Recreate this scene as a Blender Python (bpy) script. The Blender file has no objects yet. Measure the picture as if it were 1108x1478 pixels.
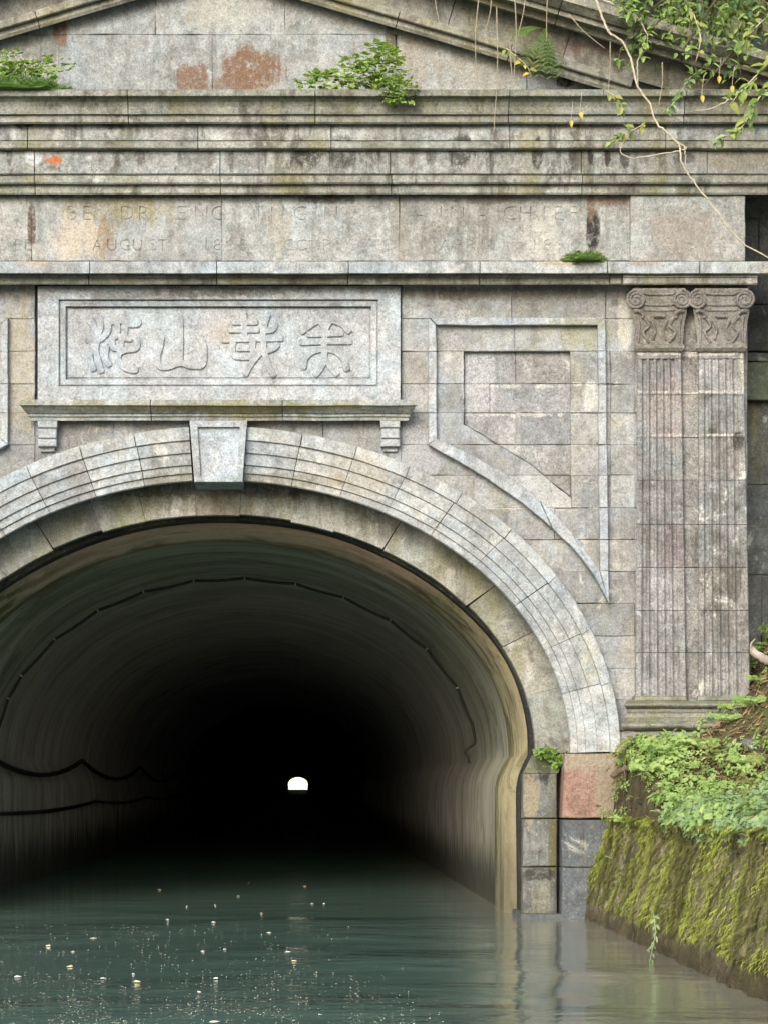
import bpy, bmesh, math, random
from mathutils import Vector, Matrix, noise
R = random.Random(7)
sc = bpy.context.scene
C = sc.collection
rad = math.radians

# ---------------------------------------------------------------- survey
# the facade stands on Y=0 and faces -Y; water is Z=0.  Measurements of the
# facade are kept in survey units (1 unit = S metres at Y=0).
S = 0.0056
VX, VY, WY, D = 434.0, 1134.0, 1325.0, 16.8
EYE = (WY - VY) * S

def P(px, py, Y=0.0):
    k = (D + Y) / D * S
    return Vector(((px - VX) * k, Y, EYE + (VY - py) * k))

# ---------------------------------------------------------------- camera
cam = bpy.data.cameras.new('camera')
co = bpy.data.objects.new('camera', cam); C.objects.link(co)
co.location = (0, -D, EYE); co.rotation_euler = (rad(90), 0, 0)
cam.sensor_width = 36.0; cam.sensor_fit = 'AUTO'
cam.lens = (D / S) / 1478.0 * 36.0
cam.shift_x = (554 - VX) / 1478.0
cam.shift_y = (VY - 739) / 1478.0
cam.clip_start = 0.1; cam.clip_end = 3000
sc.camera = co

# ---------------------------------------------------------------- light
SUN_EL, SUN_AZ = 30.0, 202.0           # azimuth clockwise from +Y
w = bpy.data.worlds.new('World'); sc.world = w; w.use_nodes = True
wn = w.node_tree.nodes; wl = w.node_tree.links
bg = wn['Background']; bg.inputs[1].default_value = 0.15
sky = wn.new('ShaderNodeTexSky'); sky.sky_type = 'NISHITA'; sky.sun_disc = False
sky.sun_elevation = rad(SUN_EL); sky.sun_rotation = rad(SUN_AZ)
sky.air_density = 0.9; sky.dust_density = 5.0; sky.ozone_density = 0.6
wl.new(sky.outputs[0], bg.inputs[0])
sl = bpy.data.lights.new('sun', 'SUN'); sl.energy = 0.9; sl.angle = rad(28); sl.color = (1.0, 0.98, 0.95)
so = bpy.data.objects.new('sun', sl); C.objects.link(so)
dv = Vector((math.sin(rad(SUN_AZ)) * math.cos(rad(SUN_EL)), math.cos(rad(SUN_AZ)) * math.cos(rad(SUN_EL)), math.sin(rad(SUN_EL))))
so.rotation_euler = dv.to_track_quat('Z', 'Y').to_euler(); so.location = dv * 60
sc.view_settings.view_transform = 'Standard'; sc.view_settings.look = 'None'
sc.view_settings.exposure = 1.25; sc.view_settings.gamma = 1; sc.view_settings.use_curve_mapping = False
sc.render.engine = 'CYCLES'
sc.cycles.use_denoising = True
sc.cycles.max_bounces = 12; sc.cycles.diffuse_bounces = 10; sc.cycles.glossy_bounces = 4
sc.cycles.transparent_max_bounces = 12
sc.cycles.sample_clamp_indirect = 6

# ---------------------------------------------------------------- materials
class NT:
    def __init__(s, name):
        s.m = bpy.data.materials.new(name); s.m.use_nodes = True
        s.t = s.m.node_tree; s.n = s.t.nodes; s.l = s.t.links; s.n.clear()
        s.out = s.n.new('ShaderNodeOutputMaterial')
    def node(s, typ, **kw):
        nd = s.n.new(typ)
        for k, v in kw.items(): setattr(nd, k, v)
        return nd
    def put(s, sock, v):
        if isinstance(v, bpy.types.NodeSocket): s.l.new(v, sock)
        elif v is not None:
            if hasattr(sock.default_value, '__len__') and hasattr(v, '__len__') and len(v) == 3 and len(sock.default_value) == 4: v = (*v, 1)
            sock.default_value = v
    def math(s, op, a, b=None, c=None, clamp=False):
        nd = s.node('ShaderNodeMath', operation=op, use_clamp=clamp)
        for i, v in enumerate((a, b, c)):
            if v is not None: s.put(nd.inputs[i], v)
        return nd.outputs[0]
    def vmath(s, op, a, b=None):
        nd = s.node('ShaderNodeVectorMath', operation=op)
        s.put(nd.inputs[0], a)
        if b is not None: s.put(nd.inputs[1], b)
        return nd.outputs['Value'] if op in ('LENGTH', 'DOT_PRODUCT') else nd.outputs[0]
    def noise(s, vec, scale, detail=4, rough=.55, dist=0):
        nd = s.node('ShaderNodeTexNoise')
        s.put(nd.inputs['Vector'], vec); nd.inputs['Scale'].default_value = scale
        nd.inputs['Detail'].default_value = detail; nd.inputs['Roughness'].default_value = rough
        nd.inputs['Distortion'].default_value = dist
        return nd.outputs[0]
    def rng(s, v, a, b, c=0., d=1., smooth=True):
        nd = s.node('ShaderNodeMapRange', interpolation_type='SMOOTHSTEP' if smooth else 'LINEAR')
        s.put(nd.inputs[0], v)
        for i, q in enumerate((a, b, c, d)): nd.inputs[i + 1].default_value = q
        return nd.outputs[0]
    def mix(s, f, a, b, mode='MIX'):
        nd = s.node('ShaderNodeMix', data_type='RGBA', blend_type=mode)
        s.put(nd.inputs[0], f); s.put(nd.inputs[6], a); s.put(nd.inputs[7], b)
        return nd.outputs[2]
    def bump(s, h, strength, dist=0.01, normal=None):
        nd = s.node('ShaderNodeBump'); nd.inputs['Strength'].default_value = strength
        nd.inputs['Distance'].default_value = dist; s.put(nd.inputs['Height'], h)
        if normal is not None: s.put(nd.inputs['Normal'], normal)
        return nd.outputs[0]
    def bsdf(s, col, rough=.9, normal=None, spec=.3):
        nd = s.node('ShaderNodeBsdfPrincipled'); s.put(nd.inputs['Base Color'], col)
        s.put(nd.inputs['Roughness'], rough); nd.inputs['Specular IOR Level'].default_value = spec
        if normal is not None: s.put(nd.inputs['Normal'], normal)
        s.l.new(nd.outputs[0], s.out.inputs[0]); return nd
    def pos(s): return s.node('ShaderNodeNewGeometry').outputs['Position']

ALB = .575
def stone_mat(name, A, B, dark=(.045, .043, .036), mott=.5, streak=.35, moss=.35, speck=.4, vary=.22,
              white=0., blobs=(), bump=.5, green=0., mosscol=(.05, .065, .02), tintamt=.45, con=1.3, grime=0.):
    """weathered granite.  blobs: (px, py, rx, rz, colour, amount, raggedness)"""
    t = NT(name); p = t.pos()
    A = tuple(q * ALB * k for q, k in zip(A, (.885, 1., 1.08))); B = tuple(q * ALB * k for q, k in zip(B, (.88, 1., 1.14)))
    n1 = t.noise(p, 1.3, 5, .6)
    col = t.mix(t.rng(n1, .36, .64), A, B)
    p2 = t.vmath('ADD', p, (31.7, 4.2, 17.3))
    nb1 = t.noise(p2, 2.6, 9, .76, .3)
    col = t.mix(t.rng(nb1, .47, .58, 0, .85), col, tuple(q * k for q, k in zip(A, (1.06, 1.14, 1.2))))
    nb2 = t.noise(p2, 7.5, 8, .8, .3)
    mv = t.rng(nb2, .3, .7, 1 - .34 * con, 1 + .34 * con, False)
    mc = t.node('ShaderNodeCombineXYZ'); [t.put(mc.inputs[i], mv) for i in range(3)]
    col = t.mix(1., col, mc.outputs[0], 'MULTIPLY')
    info = t.node('ShaderNodeObjectInfo')
    v = t.rng(info.outputs['Random'], 0, 1, 1 - vary, 1 + vary * .8, False)
    wn_ = t.node('ShaderNodeTexWhiteNoise', noise_dimensions='1D'); t.put(wn_.inputs['W'], info.outputs['Random'])
    tint = t.mix(wn_.outputs['Value'], (.94, .99, 1.08), (1.07, 1.0, .92))
    col = t.mix(tintamt, col, tint, 'MULTIPLY')
    vv = t.node('ShaderNodeCombineXYZ'); [t.put(vv.inputs[i], v) for i in range(3)]
    col = t.mix(1., col, vv.outputs[0], 'MULTIPLY')
    # mottled grime
    n2 = t.noise(p, 7, 9, .68, .4)
    n2b = t.noise(p, 2.3, 3, .6)
    g = t.math('MULTIPLY', t.rng(n2, .5, .72), t.rng(n2b, .38, .62))
    col = t.mix(t.math('MULTIPLY', g, min(1, mott * 1.25)), col, dark)
    if grime:   # black runs and sooty patches
        gq = t.noise(t.vmath('MULTIPLY', p2, (5.5, 5.5, 1.7)), 1., 9, .76, .5); gq2 = t.noise(p2, 1.7, 4, .6)
        col = t.mix(t.math('MULTIPLY', t.math('MULTIPLY', t.rng(gq, .48, .60), t.rng(gq2, .40, .58, .15, 1.)), grime), col, dark)
    # pale lime and lichen
    if white:
        n5 = t.noise(p, 5.2, 8, .7, .6); n6 = t.noise(p, 1.1, 2)
        gw = t.math('MULTIPLY', t.rng(n5, .56, .68), t.rng(n6, .42, .6))
        col = t.mix(t.math('MULTIPLY', gw, white), col, (.42, .445, .42))
    # vertical drip streaks
    mp = t.vmath('MULTIPLY', p, (9., 9., .55))
    n3 = t.noise(mp, 1., 6, .65); n3b = t.noise(p, .9, 3)
    st = t.math('MULTIPLY', t.rng(n3, .5, .7), t.rng(n3b, .4, .6))
    col = t.mix(t.math('MULTIPLY', st, streak), col, dark)
    if green:
        n7 = t.noise(t.vmath('MULTIPLY', p, (3., 3., .8)), 1., 6, .65)
        col = t.mix(t.math('MULTIPLY', t.rng(n7, .48, .66), green), col, (.13, .13, .055))
    pt0 = t.noise(p, 22, 6, .78)
    edge = t.noise(p, 14, 8, .75)
    edge2 = t.noise(t.vmath('MULTIPLY', p, (12., 12., 1.2)), 1., 5, .6)
    for (bx, by, rx, rz, bc, amt, rag) in blobs:
        c = P(bx, by, 0); bc = tuple(q * k for q, k in zip(bc, (.68, .70, .70)))
        q = t.vmath('MULTIPLY', t.vmath('SUBTRACT', p, c), (1 / (rx * S), 0, 1 / (rz * S)))
        d = t.vmath('LENGTH', q)
        e = t.math('ADD', t.math('MULTIPLY', t.math('SUBTRACT', edge, .5), rag * 1.4), t.math('MULTIPLY', t.math('SUBTRACT', edge2, .5), rag * 1.6))
        d = t.math('ADD', d, e)
        inner = t.math('MULTIPLY', t.rng(edge, .38, .48, .5, 1.), t.rng(pt0, .62, .50, .45, 1.))
        col = t.mix(t.math('MULTIPLY', t.rng(d, .70, 1.0, min(1., amt * 1.15), 0), inner), col, bc)
    # grain
    n4 = t.noise(p, 72, 2, .75); n4b = t.noise(p, 34, 4, .8)
    gr = t.math('ADD', t.math('MULTIPLY', t.math('SUBTRACT', n4, .5), speck * 3.4), t.math('MULTIPLY', t.math('SUBTRACT', n4b, .5), speck * 2.8))
    gv = t.math('ADD', gr, 1.)
    pt = t.noise(p2, 17, 6, .75, .4)
    col = t.mix(t.math('MULTIPLY', t.rng(pt, .54, .68), t.rng(nb1, .35, .6, .75, .25)), col, tuple(q * .42 for q in A))
    fl = t.noise(p, 28, 5, .75)
    col = t.mix(t.rng(fl, .60, .70, 0, .45 * min(1, mott * 1.6)), col, dark)
    col = t.mix(t.rng(fl, .40, .30, 0, .4), col, (.38, .395, .38))
    gc = t.node('ShaderNodeCombineXYZ'); [t.put(gc.inputs[i], gv) for i in range(3)]
    col = t.mix(1., col, gc.outputs[0], 'MULTIPLY')
    # moss on upward faces
    if moss:
        nz = t.node('ShaderNodeSeparateXYZ'); t.put(nz.inputs[0], t.node('ShaderNodeNewGeometry').outputs['Normal'])
        mm = t.math('MULTIPLY', t.rng(nz.outputs[2], .35, .8), t.rng(n2, .3, .55))
        col = t.mix(t.math('MULTIPLY', mm, moss), col, mosscol)
    h = t.math('ADD', t.math('MULTIPLY', n2, .9), t.math('ADD', t.math('MULTIPLY', n4b, .35), t.math('MULTIPLY', n4, .12)))
    nb = t.bump(h, bump, .02)
    t.bsdf(col, .92, nb, .25)
    return t.m

RUST = (.17, .105, .07); BLK = (.028, .027, .025); BLUE = (.30, .37, .38); CREAM = (.43, .39, .32); OCH = (.26, .19, .10)
M = {}
M['wall'] = stone_mat('granite_wall', (.36, .345, .34), (.42, .39, .345), grime=0.22, mott=.5, streak=.3, white=.6, moss=.3, green=.3, vary=.22, tintamt=.35,
    blobs=[(700, 545, 45, 60, (.40, .42, .46), .6, 1.0), (600, 660, 40, 50, (.36, .38, .42), .55, 1.0), (845, 480, 60, 26, (.24, .25, .15), .5, 1.4),
           (850, 575, 14, 24, (.50, .54, .50), .5, 1.3), (790, 554, 90, 3.2, (.66, .66, .62), .5, 2.2), (780, 596, 90, 3, (.66, .66, .62), .45, 2.2), (790, 642, 90, 1.6, (.6, .6, .56), .5, 1.2), (780, 733, 110, 2, (.6, .6, .56), .6, 1.4), (715, 575, 14, 24, (.58, .58, .52), .55, 1.0), (720, 425, 140, 10, (.16, .15, .13), .5, 1.6),
           (790, 700, 60, 60, (.45, .45, .44), .35, 1.2), (655, 425, 40, 12, (.16, .13, .11), .5, 1.2), (900, 450, 14, 60, (.57, .57, .52), .5, 1.6), (30, 520, 30, 110, (.36, .33, .24), .5, 1.2)])
M['frame'] = stone_mat('granite_frame', (.43, .435, .445), (.48, .465, .44), mott=.4, streak=.3, white=.6, moss=.3, vary=.08, tintamt=.3, blobs=[(845, 470, 60, 10, (.24, .25, .15), .5, 1.4)])
M['panel'] = stone_mat('granite_panel', (.30, .275, .255), (.355, .325, .305), mott=.45, streak=.2, white=.8, moss=.2, speck=.5, vary=.1, tintamt=.4,
    blobs=[(690, 550, 30, 60, (.40, .42, .46), .65, 1.0), (735, 640, 20, 30, (.44, .44, .44), .4, 1.2), (745, 556, 80, 2.4, (.66, .66, .62), .4, 3.), (745, 597, 80, 3, (.66, .66, .62), .4, 3.)])
M['plaque'] = stone_mat('granite_plaque', (.43, .435, .45), (.48, .47, .455), mott=.2, streak=.22, white=.35, moss=.25, vary=.05, speck=.45,
    blobs=[(330, 424, 120, 9, (.10, .10, .095), .6, 1.6), (200, 430, 90, 7, (.13, .13, .12), .5, 1.6), (320, 480, 20, 22, (.40, .34, .26), .3, 1.2)])
M['arch'] = stone_mat('granite_arch', (.41, .405, .40), (.48, .465, .42), grime=0.20, mott=.4, streak=.35, white=.55, moss=.4, vary=.17,
    blobs=[(850, 960, 14, 40, (.46, .47, .36), .3, 1.6), (340, 695, 200, 12, (.14, .13, .07), .5, 1.4), (520, 690, 60, 40, (.40, .37, .29), .4, 1.2)])
M['ring'] = stone_mat('granite_ring', (.385, .36, .305), (.50, .475, .42), grime=0.45, mott=.7, streak=.5, white=.25, moss=.2, green=.55, vary=.25,
    blobs=[(670, 800, 35, 18, (.10, .09, .07), .5, 1.2), (300, 700, 330, 14, BLK, .5, 1.2), (315, 735, 60, 40, (.2, .17, .11), .5, 1.2)])
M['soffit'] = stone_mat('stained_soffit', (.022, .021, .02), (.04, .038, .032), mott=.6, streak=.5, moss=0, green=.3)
M['cornice'] = stone_mat('granite_cornice', (.31, .29, .235), (.40, .375, .315), grime=0.75, mott=.85, streak=.7, white=.45, moss=.6, green=.55, vary=.14)
M['band'] = stone_mat('granite_band', (.37, .355, .325), (.46, .44, .39), grime=0.80, mott=.8, streak=.95, white=.6, moss=.3, green=.25, vary=.12,
    blobs=[(40, 193, 16, 9, BLK, .75, .9), (165, 193, 22, 10, BLK, .7, 1.0), (728, 192, 48, 12, BLUE, .85, .5), (1065, 192, 60, 13, (.30, .37, .36), .8, .6),
           (54, 236, 14, 18, (.48, .52, .55), .85, .4), (82, 243, 12, 8, (.42, .13, .04), .85, 1.2), (440, 236, 26, 22, BLK, .75, 1.3), (490, 232, 30, 22, BLK, .65, 1.4), (360, 232, 40, 30, (.11, .10, .09), .5, 1.6),
           (660, 232, 22, 22, BLK, .7, 1.0), (770, 236, 10, 25, BLK, .75, 1.0), (846, 238, 5, 14, BLK, .8, .9), (857, 226, 11, 15, (.36, .43, .45), .9, .4), (870, 240, 6, 16, BLK, .8, .7), (895, 236, 9, 22, BLK, .7, .9),
           (980, 240, 16, 9, BLK, .6, .9), (290, 236, 30, 26, (.16, .16, .16), .5, 1.6), (590, 192, 60, 12, (.16, .15, .12), .5, 1.4), (1060, 235, 70, 30, (.2, .19, .15), .75, .8)] + [(x_, 236, w__, 20, BLK if k_ % 3 else (.12, .10, .08), .45, 1.7) for k_, (x_, w__) in enumerate(((150, 5), (205, 8), (262, 4), (305, 5), (335, 4), (384, 4), (405, 6), (520, 5), (545, 4), (592, 6), (620, 8), (700, 4), (735, 5), (800, 4), (820, 5), (925, 5), (945, 8), (20, 7)))])
M['ledge'] = stone_mat('granite_ledge', (.41, .42, .42), (.46, .445, .41), grime=0.40, mott=.35, streak=.35, white=.4, moss=.5, vary=.12,
    blobs=[(60, 386, 30, 12, (.36, .28, .20), .6, 1.0), (800, 388, 25, 10, (.38, .29, .16), .6, 1.0), (930, 385, 40, 12, (.33, .25, .2), .5, 1.2), (1060, 386, 50, 12, (.33, .38, .36), .7, .7)])
M['frieze'] = stone_mat('granite_frieze', (.37, .355, .325), (.45, .425, .38), grime=0.40, mott=.35, streak=.4, white=.4, moss=.2, vary=.07,
    blobs=[(48, 330, 7, 40, (.10, .075, .06), .85, .7), (160, 300, 75, 30, (.19, .165, .09), .5, 1.8), (210, 305, 50, 26, (.27, .25, .15), .4, 1.6), (115, 345, 42, 34, CREAM, .7, 1.3), (100, 365, 20, 20, CREAM, .5, .8),
           (155, 345, 14, 30, (.2, .15, .09), .6, .8), (400, 330, 22, 45, (.36, .33, .25), .4, 1.8), (470, 292, 50, 8, BLK, .6, 1.2), (300, 300, 30, 40, (.27, .27, .28), .6, 1.0), (575, 330, 14, 60, (.22, .21, .18), .6, .8),
           (852, 335, 11, 36, BLK, .92, .7), (850, 302, 7, 25, (.16, .11, .07), .7, .7), (700, 292, 30, 10, (.15, .13, .11), .6, 1.2), (880, 295, 30, 8, (.2, .12, .09), .6, 1.0), (780, 350, 30, 40, (.46, .45, .42), .4, 1.0),
           (70, 365, 40, 12, (.42, .41, .40), .5, 1.0), (990, 340, 60, 40, (.27, .245, .225), .6, 1.2), (300, 285, 320, 5, BLK, .5, 1.4)])
M['tymp'] = stone_mat('granite_tympanum', (.375, .365, .345), (.45, .43, .385), grime=0.35, mott=.4, streak=.3, white=.35, moss=.2, vary=.1,
    blobs=[(365, 100, 50, 36, RUST, .9, .75), (335, 122, 38, 16, RUST, .7, .8), (278, 115, 26, 26, RUST, .8, 1.1), (88, 48, 13, 26, RUST, .85, .8), (60, 70, 40, 22, (.15, .15, .13), .55, 1.0),
           (565, 55, 10, 30, (.12, .10, .07), .8, .9), (308, 70, 7, 60, (.17, .17, .17), .6, .8), (440, 80, 20, 12, (.2, .2, .2), .4, 1.4), (320, 20, 60, 26, (.40, .39, .32), .3, 1.8),
           (600, 75, 30, 60, (.27, .24, .2), .5, 1.0), (700, 100, 80, 30, (.27, .25, .21), .5, 1.2), (815, 118, 14, 10, BLK, .85, .8), (848, 118, 26, 8, (.24, .28, .26), .8, .7)])
M['rake'] = stone_mat('granite_raking_cornice', (.33, .30, .235), (.41, .375, .30), grime=0.60, mott=.65, streak=.45, white=.2, moss=.7, green=.6, vary=.12)
M['rakeband'] = stone_mat('granite_raking_band', (.32, .29, .245), (.38, .34, .29), grime=0.55, mott=.55, streak=.5, white=.3, moss=.4, green=.4, vary=.1,
    blobs=[(840, 75, 60, 12, (.19, .12, .10), .5, 1.3), (890, 100, 10, 14, BLK, .6, 1.0)])
M['shelf'] = stone_mat('granite_shelf', (.38, .375, .34), (.43, .405, .33), grime=0.50, mott=.45, streak=.25, white=.3, moss=.75, green=.6, vary=.08,
    blobs=[(330, 594, 260, 5, (.20, .18, .07), .6, 1.3)])
M['pil'] = stone_mat('granite_pilaster', (.29, .265, .24), (.36, .33, .295), grime=0.45, mott=.8, streak=.55, white=.9, moss=.3, speck=.6, vary=.13,
    blobs=[(995, 570.5, 85, 2, (.58, .57, .53), .55, 2.), (960, 632, 40, 2, (.58, .57, .53), .5, 2.), (1040, 632, 40, 2, (.62, .61, .56), .6, 1.2), (990, 514, 80, 5, (.55, .54, .50), .6, 1.3), (965, 790, 30, 36, (.14, .105, .105), .5, 1.8), (1040, 845, 30, 30, (.10, .095, .085), .7, 1.3), (1060, 640, 12, 16, BLK, .7, 1.0), (1068, 535, 8, 40, (.45, .43, .28), .6, .9), (960, 600, 40, 60, (.30, .25, .24), .4, 1.2)])
M['cap'] = stone_mat('granite_capital', (.225, .195, .165), (.29, .255, .22), mott=.5, streak=.3, white=.45, moss=.2, speck=.6, vary=.06)
M['base'] = stone_mat('granite_base', (.27, .25, .20), (.33, .30, .25), mott=.55, streak=.3, white=.4, moss=.6, green=.4, vary=.05)
M['pier'] = stone_mat('granite_pier', (.22, .21, .185), (.30, .28, .24), grime=0.60, mott=.9, streak=.8, white=.5, moss=.5, green=.4, vary=.1,
    blobs=[(786, 1105, 12, 34, BLK, .85, .9), (766, 1150, 13, 50, (.31, .26, .17), .6, 1.3), (797, 1220, 9, 50, (.12, .11, .04), .7, .8), (780, 1262, 24, 12, BLK, .7, 1.0)])
M['pierred'] = stone_mat('granite_pier_red', (.36, .215, .165), (.36, .225, .18), mott=.6, streak=.3, white=.2, moss=.5, vary=.03,
    blobs=[(872, 1140, 22, 60, (.24, .21, .155), .95, .5), (845, 1100, 60, 14, (.27, .245, .19), .85, .6), (860, 1163, 5, 2.4, BLK, .6, .4)])
M['piergrey'] = stone_mat('granite_pier_grey', (.12, .12, .122), (.19, .187, .18), mott=.7, streak=.6, white=.7, moss=.4, vary=.1)
M['wing'] = stone_mat('stone_wing_wall', (.13, .128, .115), (.21, .205, .18), mott=.6, streak=.6, white=.7, moss=.5, green=.5, vary=.25)
M['winggreen'] = stone_mat('stone_wing_green', (.13, .135, .09), (.17, .165, .115), mott=.7, streak=.3, moss=.5, green=.5, vary=.1)
M['mortar'] = stone_mat('mortar', (.13, .125, .11), (.25, .24, .21), mott=.8, streak=.4, white=.9, moss=.2, vary=0)

def lining_mat(name, A, B, A2, B2):
    t = NT(name); p = t.pos()
    sx = t.node('ShaderNodeSeparateXYZ'); t.put(sx.inputs[0], p)
    ring = t.noise(t.vmath('MULTIPLY', p, (.25, 2.2, .25)), 1., 9, .74, .4)
    ring2 = t.noise(t.vmath('MULTIPLY', p, (.5, 8., .5)), 1., 6, .72)
    mot = t.noise(p, 1.0, 7, .68)
    depth_lift = t.rng(t.math('ADD', sx.outputs[1], t.math('MULTIPLY', t.math('SUBTRACT', mot, .5), 10.)), 1.8, 14.)  # lining paler with depth, making up in colour for light lost inside
    a_ = t.mix(depth_lift, A, A2); b_ = t.mix(depth_lift, B, B2)
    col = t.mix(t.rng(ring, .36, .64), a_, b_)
    col = t.mix(t.math('MULTIPLY', t.rng(ring2, .52, .66), .5), col, (.06, .062, .05))
    col = t.mix(t.math('MULTIPLY', t.rng(t.math('ADD', ring2, t.math('MULTIPLY', t.noise(p, 3, 4), .5)), .86, .96), .4), col, (.5, .5, .46))
    col = t.mix(t.math('MULTIPLY', t.rng(mot, .5, .66), t.math('SUBTRACT', .75, t.math('MULTIPLY', depth_lift, .45))), col, (.055, .065, .04))
    drip = t.noise(t.vmath('MULTIPLY', p, (.8, 5., .35)), 1., 6, .7)
    low = t.math('MULTIPLY', t.rng(sx.outputs[2], .3, 1.5, 1, 0), t.rng(drip, .46, .6))
    col = t.mix(t.math('MULTIPLY', low, .6), col, (.10, .10, .07))
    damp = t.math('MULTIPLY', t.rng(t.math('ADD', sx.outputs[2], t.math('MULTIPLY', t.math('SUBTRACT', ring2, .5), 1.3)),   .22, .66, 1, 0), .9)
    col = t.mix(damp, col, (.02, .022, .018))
    t.bsdf(col, .75, t.bump(t.math('ADD', ring, t.math('MULTIPLY', mot, .5)), .5, .03), .3); return t.m
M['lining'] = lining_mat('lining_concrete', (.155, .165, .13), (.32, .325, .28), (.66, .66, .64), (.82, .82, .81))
M['darklining'] = lining_mat('lining_dark', (.02, .02, .022), (.035, .035, .037), (.02, .02, .022), (.035, .035, .037))
def collar_mat():
    t = NT('collar_concrete'); p = t.pos()
    n = t.noise(p, 1.1, 7, .65, .6); n2 = t.noise(t.vmath('MULTIPLY', p, (1.5, 2.6, 1.1)), 1., 8, .7, .8); sp = t.noise(p, 30, 5, .75)
    z = t.node('ShaderNodeSeparateXYZ'); t.put(z.inputs[0], p)
    zn = t.math('ADD', z.outputs[2], t.math('MULTIPLY', t.math('SUBTRACT', n, .5), 1.2))
    col = t.mix(t.rng(zn, 2.5, 3.0), (.33, .31, .195), (.64, .48, .39))
    col = t.mix(t.math('MULTIPLY', t.rng(n2, .47, .57), t.rng(zn, 2.5, 3.1, .9, .35)), col, (.085, .082, .035))
    n3 = t.noise(t.vmath('MULTIPLY', p, (6., 7., .6)), 1., 7, .7, .3)
    col = t.mix(t.math('MULTIPLY', t.rng(n3, .48, .62), t.rng(zn, 2.6, 2.0, .1, .8)), col, (.075, .07, .04))
    yn = t.math('ADD', z.outputs[1], t.math('MULTIPLY', t.math('SUBTRACT', n2, .5), .9))
    col = t.mix(t.math('MULTIPLY', t.rng(yn, 1.05, 1.4), .75), col, (.09, .10, .04))
    col = t.mix(t.math('MULTIPLY', t.rng(yn, .72, .55), .55), col, (.10, .09, .055))
    col = t.mix(t.math('MULTIPLY', t.rng(zn, .25, .9, 1, 0), .6), col, (.085, .08, .055))
    col = t.mix(.6, col, t.mix(sp, (.4, .4, .4), (1.1, 1.1, 1.1)), 'MULTIPLY')
    t.bsdf(col, .85, t.bump(t.math('ADD', n2, t.math('MULTIPLY', sp, .25)), .6, .03)); return t.m
M['collar'] = collar_mat()

def plain_mat(name, A, B, scale=6, rough=.8, bump=.4, spec=.3, detail=6, stretch=None):
    t = NT(name); p = t.pos()
    if stretch: p = t.vmath('MULTIPLY', p, stretch)
    n = t.noise(p, scale, detail, .65)
    t.bsdf(t.mix(t.rng(n, .35, .65), A, B), rough, t.bump(n, bump, .02), spec); return t.m
M['cable'] = plain_mat('cable_black', (.012, .012, .012), (.02, .02, .02), 20, .5)
M['clip'] = plain_mat('clip_porcelain', (.36, .36, .34), (.45, .45, .42), 20, .5)
M['vine'] = plain_mat('vine_bark', (.25, .235, .18), (.37, .35, .285), 30, .85)
M['rootlet'] = plain_mat('rootlet', (.17, .155, .115), (.27, .25, .19), 30, .85)
M['bark'] = plain_mat('dark_bark', (.05, .04, .028), (.10, .08, .055), 12, .9)
M['deadwood'] = plain_mat('dead_wood', (.18, .165, .15), (.30, .285, .26), 10, .9)
M['litter'] = plain_mat('leaf_litter', (.10, .065, .035), (.26, .19, .11), 9, .9)
M['hill'] = plain_mat('hill_ground', (.035, .05, .02), (.07, .07, .035), .5, .95)
M['concrete'] = plain_mat('exit_backing_pale', (.80, .75, .54), (.84, .79, .60), 2, .9)  # pale tone for the backing added beyond the tunnel exit
M['bed'] = plain_mat('canal_mud', (.05, .05, .035), (.09, .08, .055), 1.5, .95)

def soil_mat():
    t = NT('bank_soil'); p = t.pos()
    n = t.noise(p, 6, 8, .7); n2 = t.noise(t.vmath('MULTIPLY', p, (8, 8, 1.5)), 1., 6, .7); n3 = t.noise(p, 2, 4)
    col = t.mix(t.rng(n, .35, .7), (.04, .036, .02), (.10, .088, .05))
    col = t.mix(t.math('MULTIPLY', t.rng(n3, .46, .62), .7), col, (.075, .09, .025))
    t.bsdf(col, .95, t.bump(t.math('ADD', n, n2), .9, .06)); return t.m
M['soil'] = soil_mat()

def mosswall_mat():
    t = NT('mossy_wall'); p = t.pos()
    st = t.noise(t.vmath('MULTIPLY', p, (7, 7, 1.1)), 1., 8, .7, .3); n = t.noise(p, 1.2, 5, .6); n2 = t.noise(p, 20, 6, .7)
    col = t.mix(t.rng(st, .38, .62), (.085, .085, .04), (.20, .20, .085))
    col = t.mix(t.math('MULTIPLY', t.rng(n, .45, .6), .75), col, (.20, .185, .14))
    col = t.mix(t.math('MULTIPLY', t.rng(n2, .5, .68), .6), col, (.03, .028, .014))
    z = t.node('ShaderNodeSeparateXYZ'); t.put(z.inputs[0], p)
    col = t.mix(t.rng(t.math('ADD', z.outputs[2], t.math('MULTIPLY', t.math('SUBTRACT', n2, .5), .25)), .03, .22, .85, 0), col, (.04, .033, .018))
    t.bsdf(col, .95, t.bump(t.math('ADD', st, n2), .9, .05)); return t.m
M['mosswall'] = mosswall_mat()

def leaf_mat(name, A, B, trans=.35, scale=5):
    t = NT(name); p = t.pos(); info = t.node('ShaderNodeObjectInfo')
    n = t.noise(p, scale, 3); n2 = t.noise(p, 60, 2)
    f = t.math('ADD', t.math('MULTIPLY', n, .7), t.math('ADD', t.math('MULTIPLY', n2, .45), t.math('MULTIPLY', t.math('SUBTRACT', info.outputs['Random'], .5), .3)))
    col = t.mix(t.rng(f, .35, .8), A, B)
    d = t.node('ShaderNodeBsdfPrincipled'); t.put(d.inputs['Base Color'], col); d.inputs['Roughness'].default_value = .55; d.inputs['Specular IOR Level'].default_value = .3
    tr = t.node('ShaderNodeBsdfTranslucent'); t.put(tr.inputs[0], t.mix(.5, col, (.35, .45, .08), 'MIX'))
    mx = t.node('ShaderNodeMixShader'); mx.inputs[0].default_value = trans
    t.l.new(d.outputs[0], mx.inputs[1]); t.l.new(tr.outputs[0], mx.inputs[2]); t.l.new(mx.outputs[0], t.out.inputs[0]); return t.m
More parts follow.
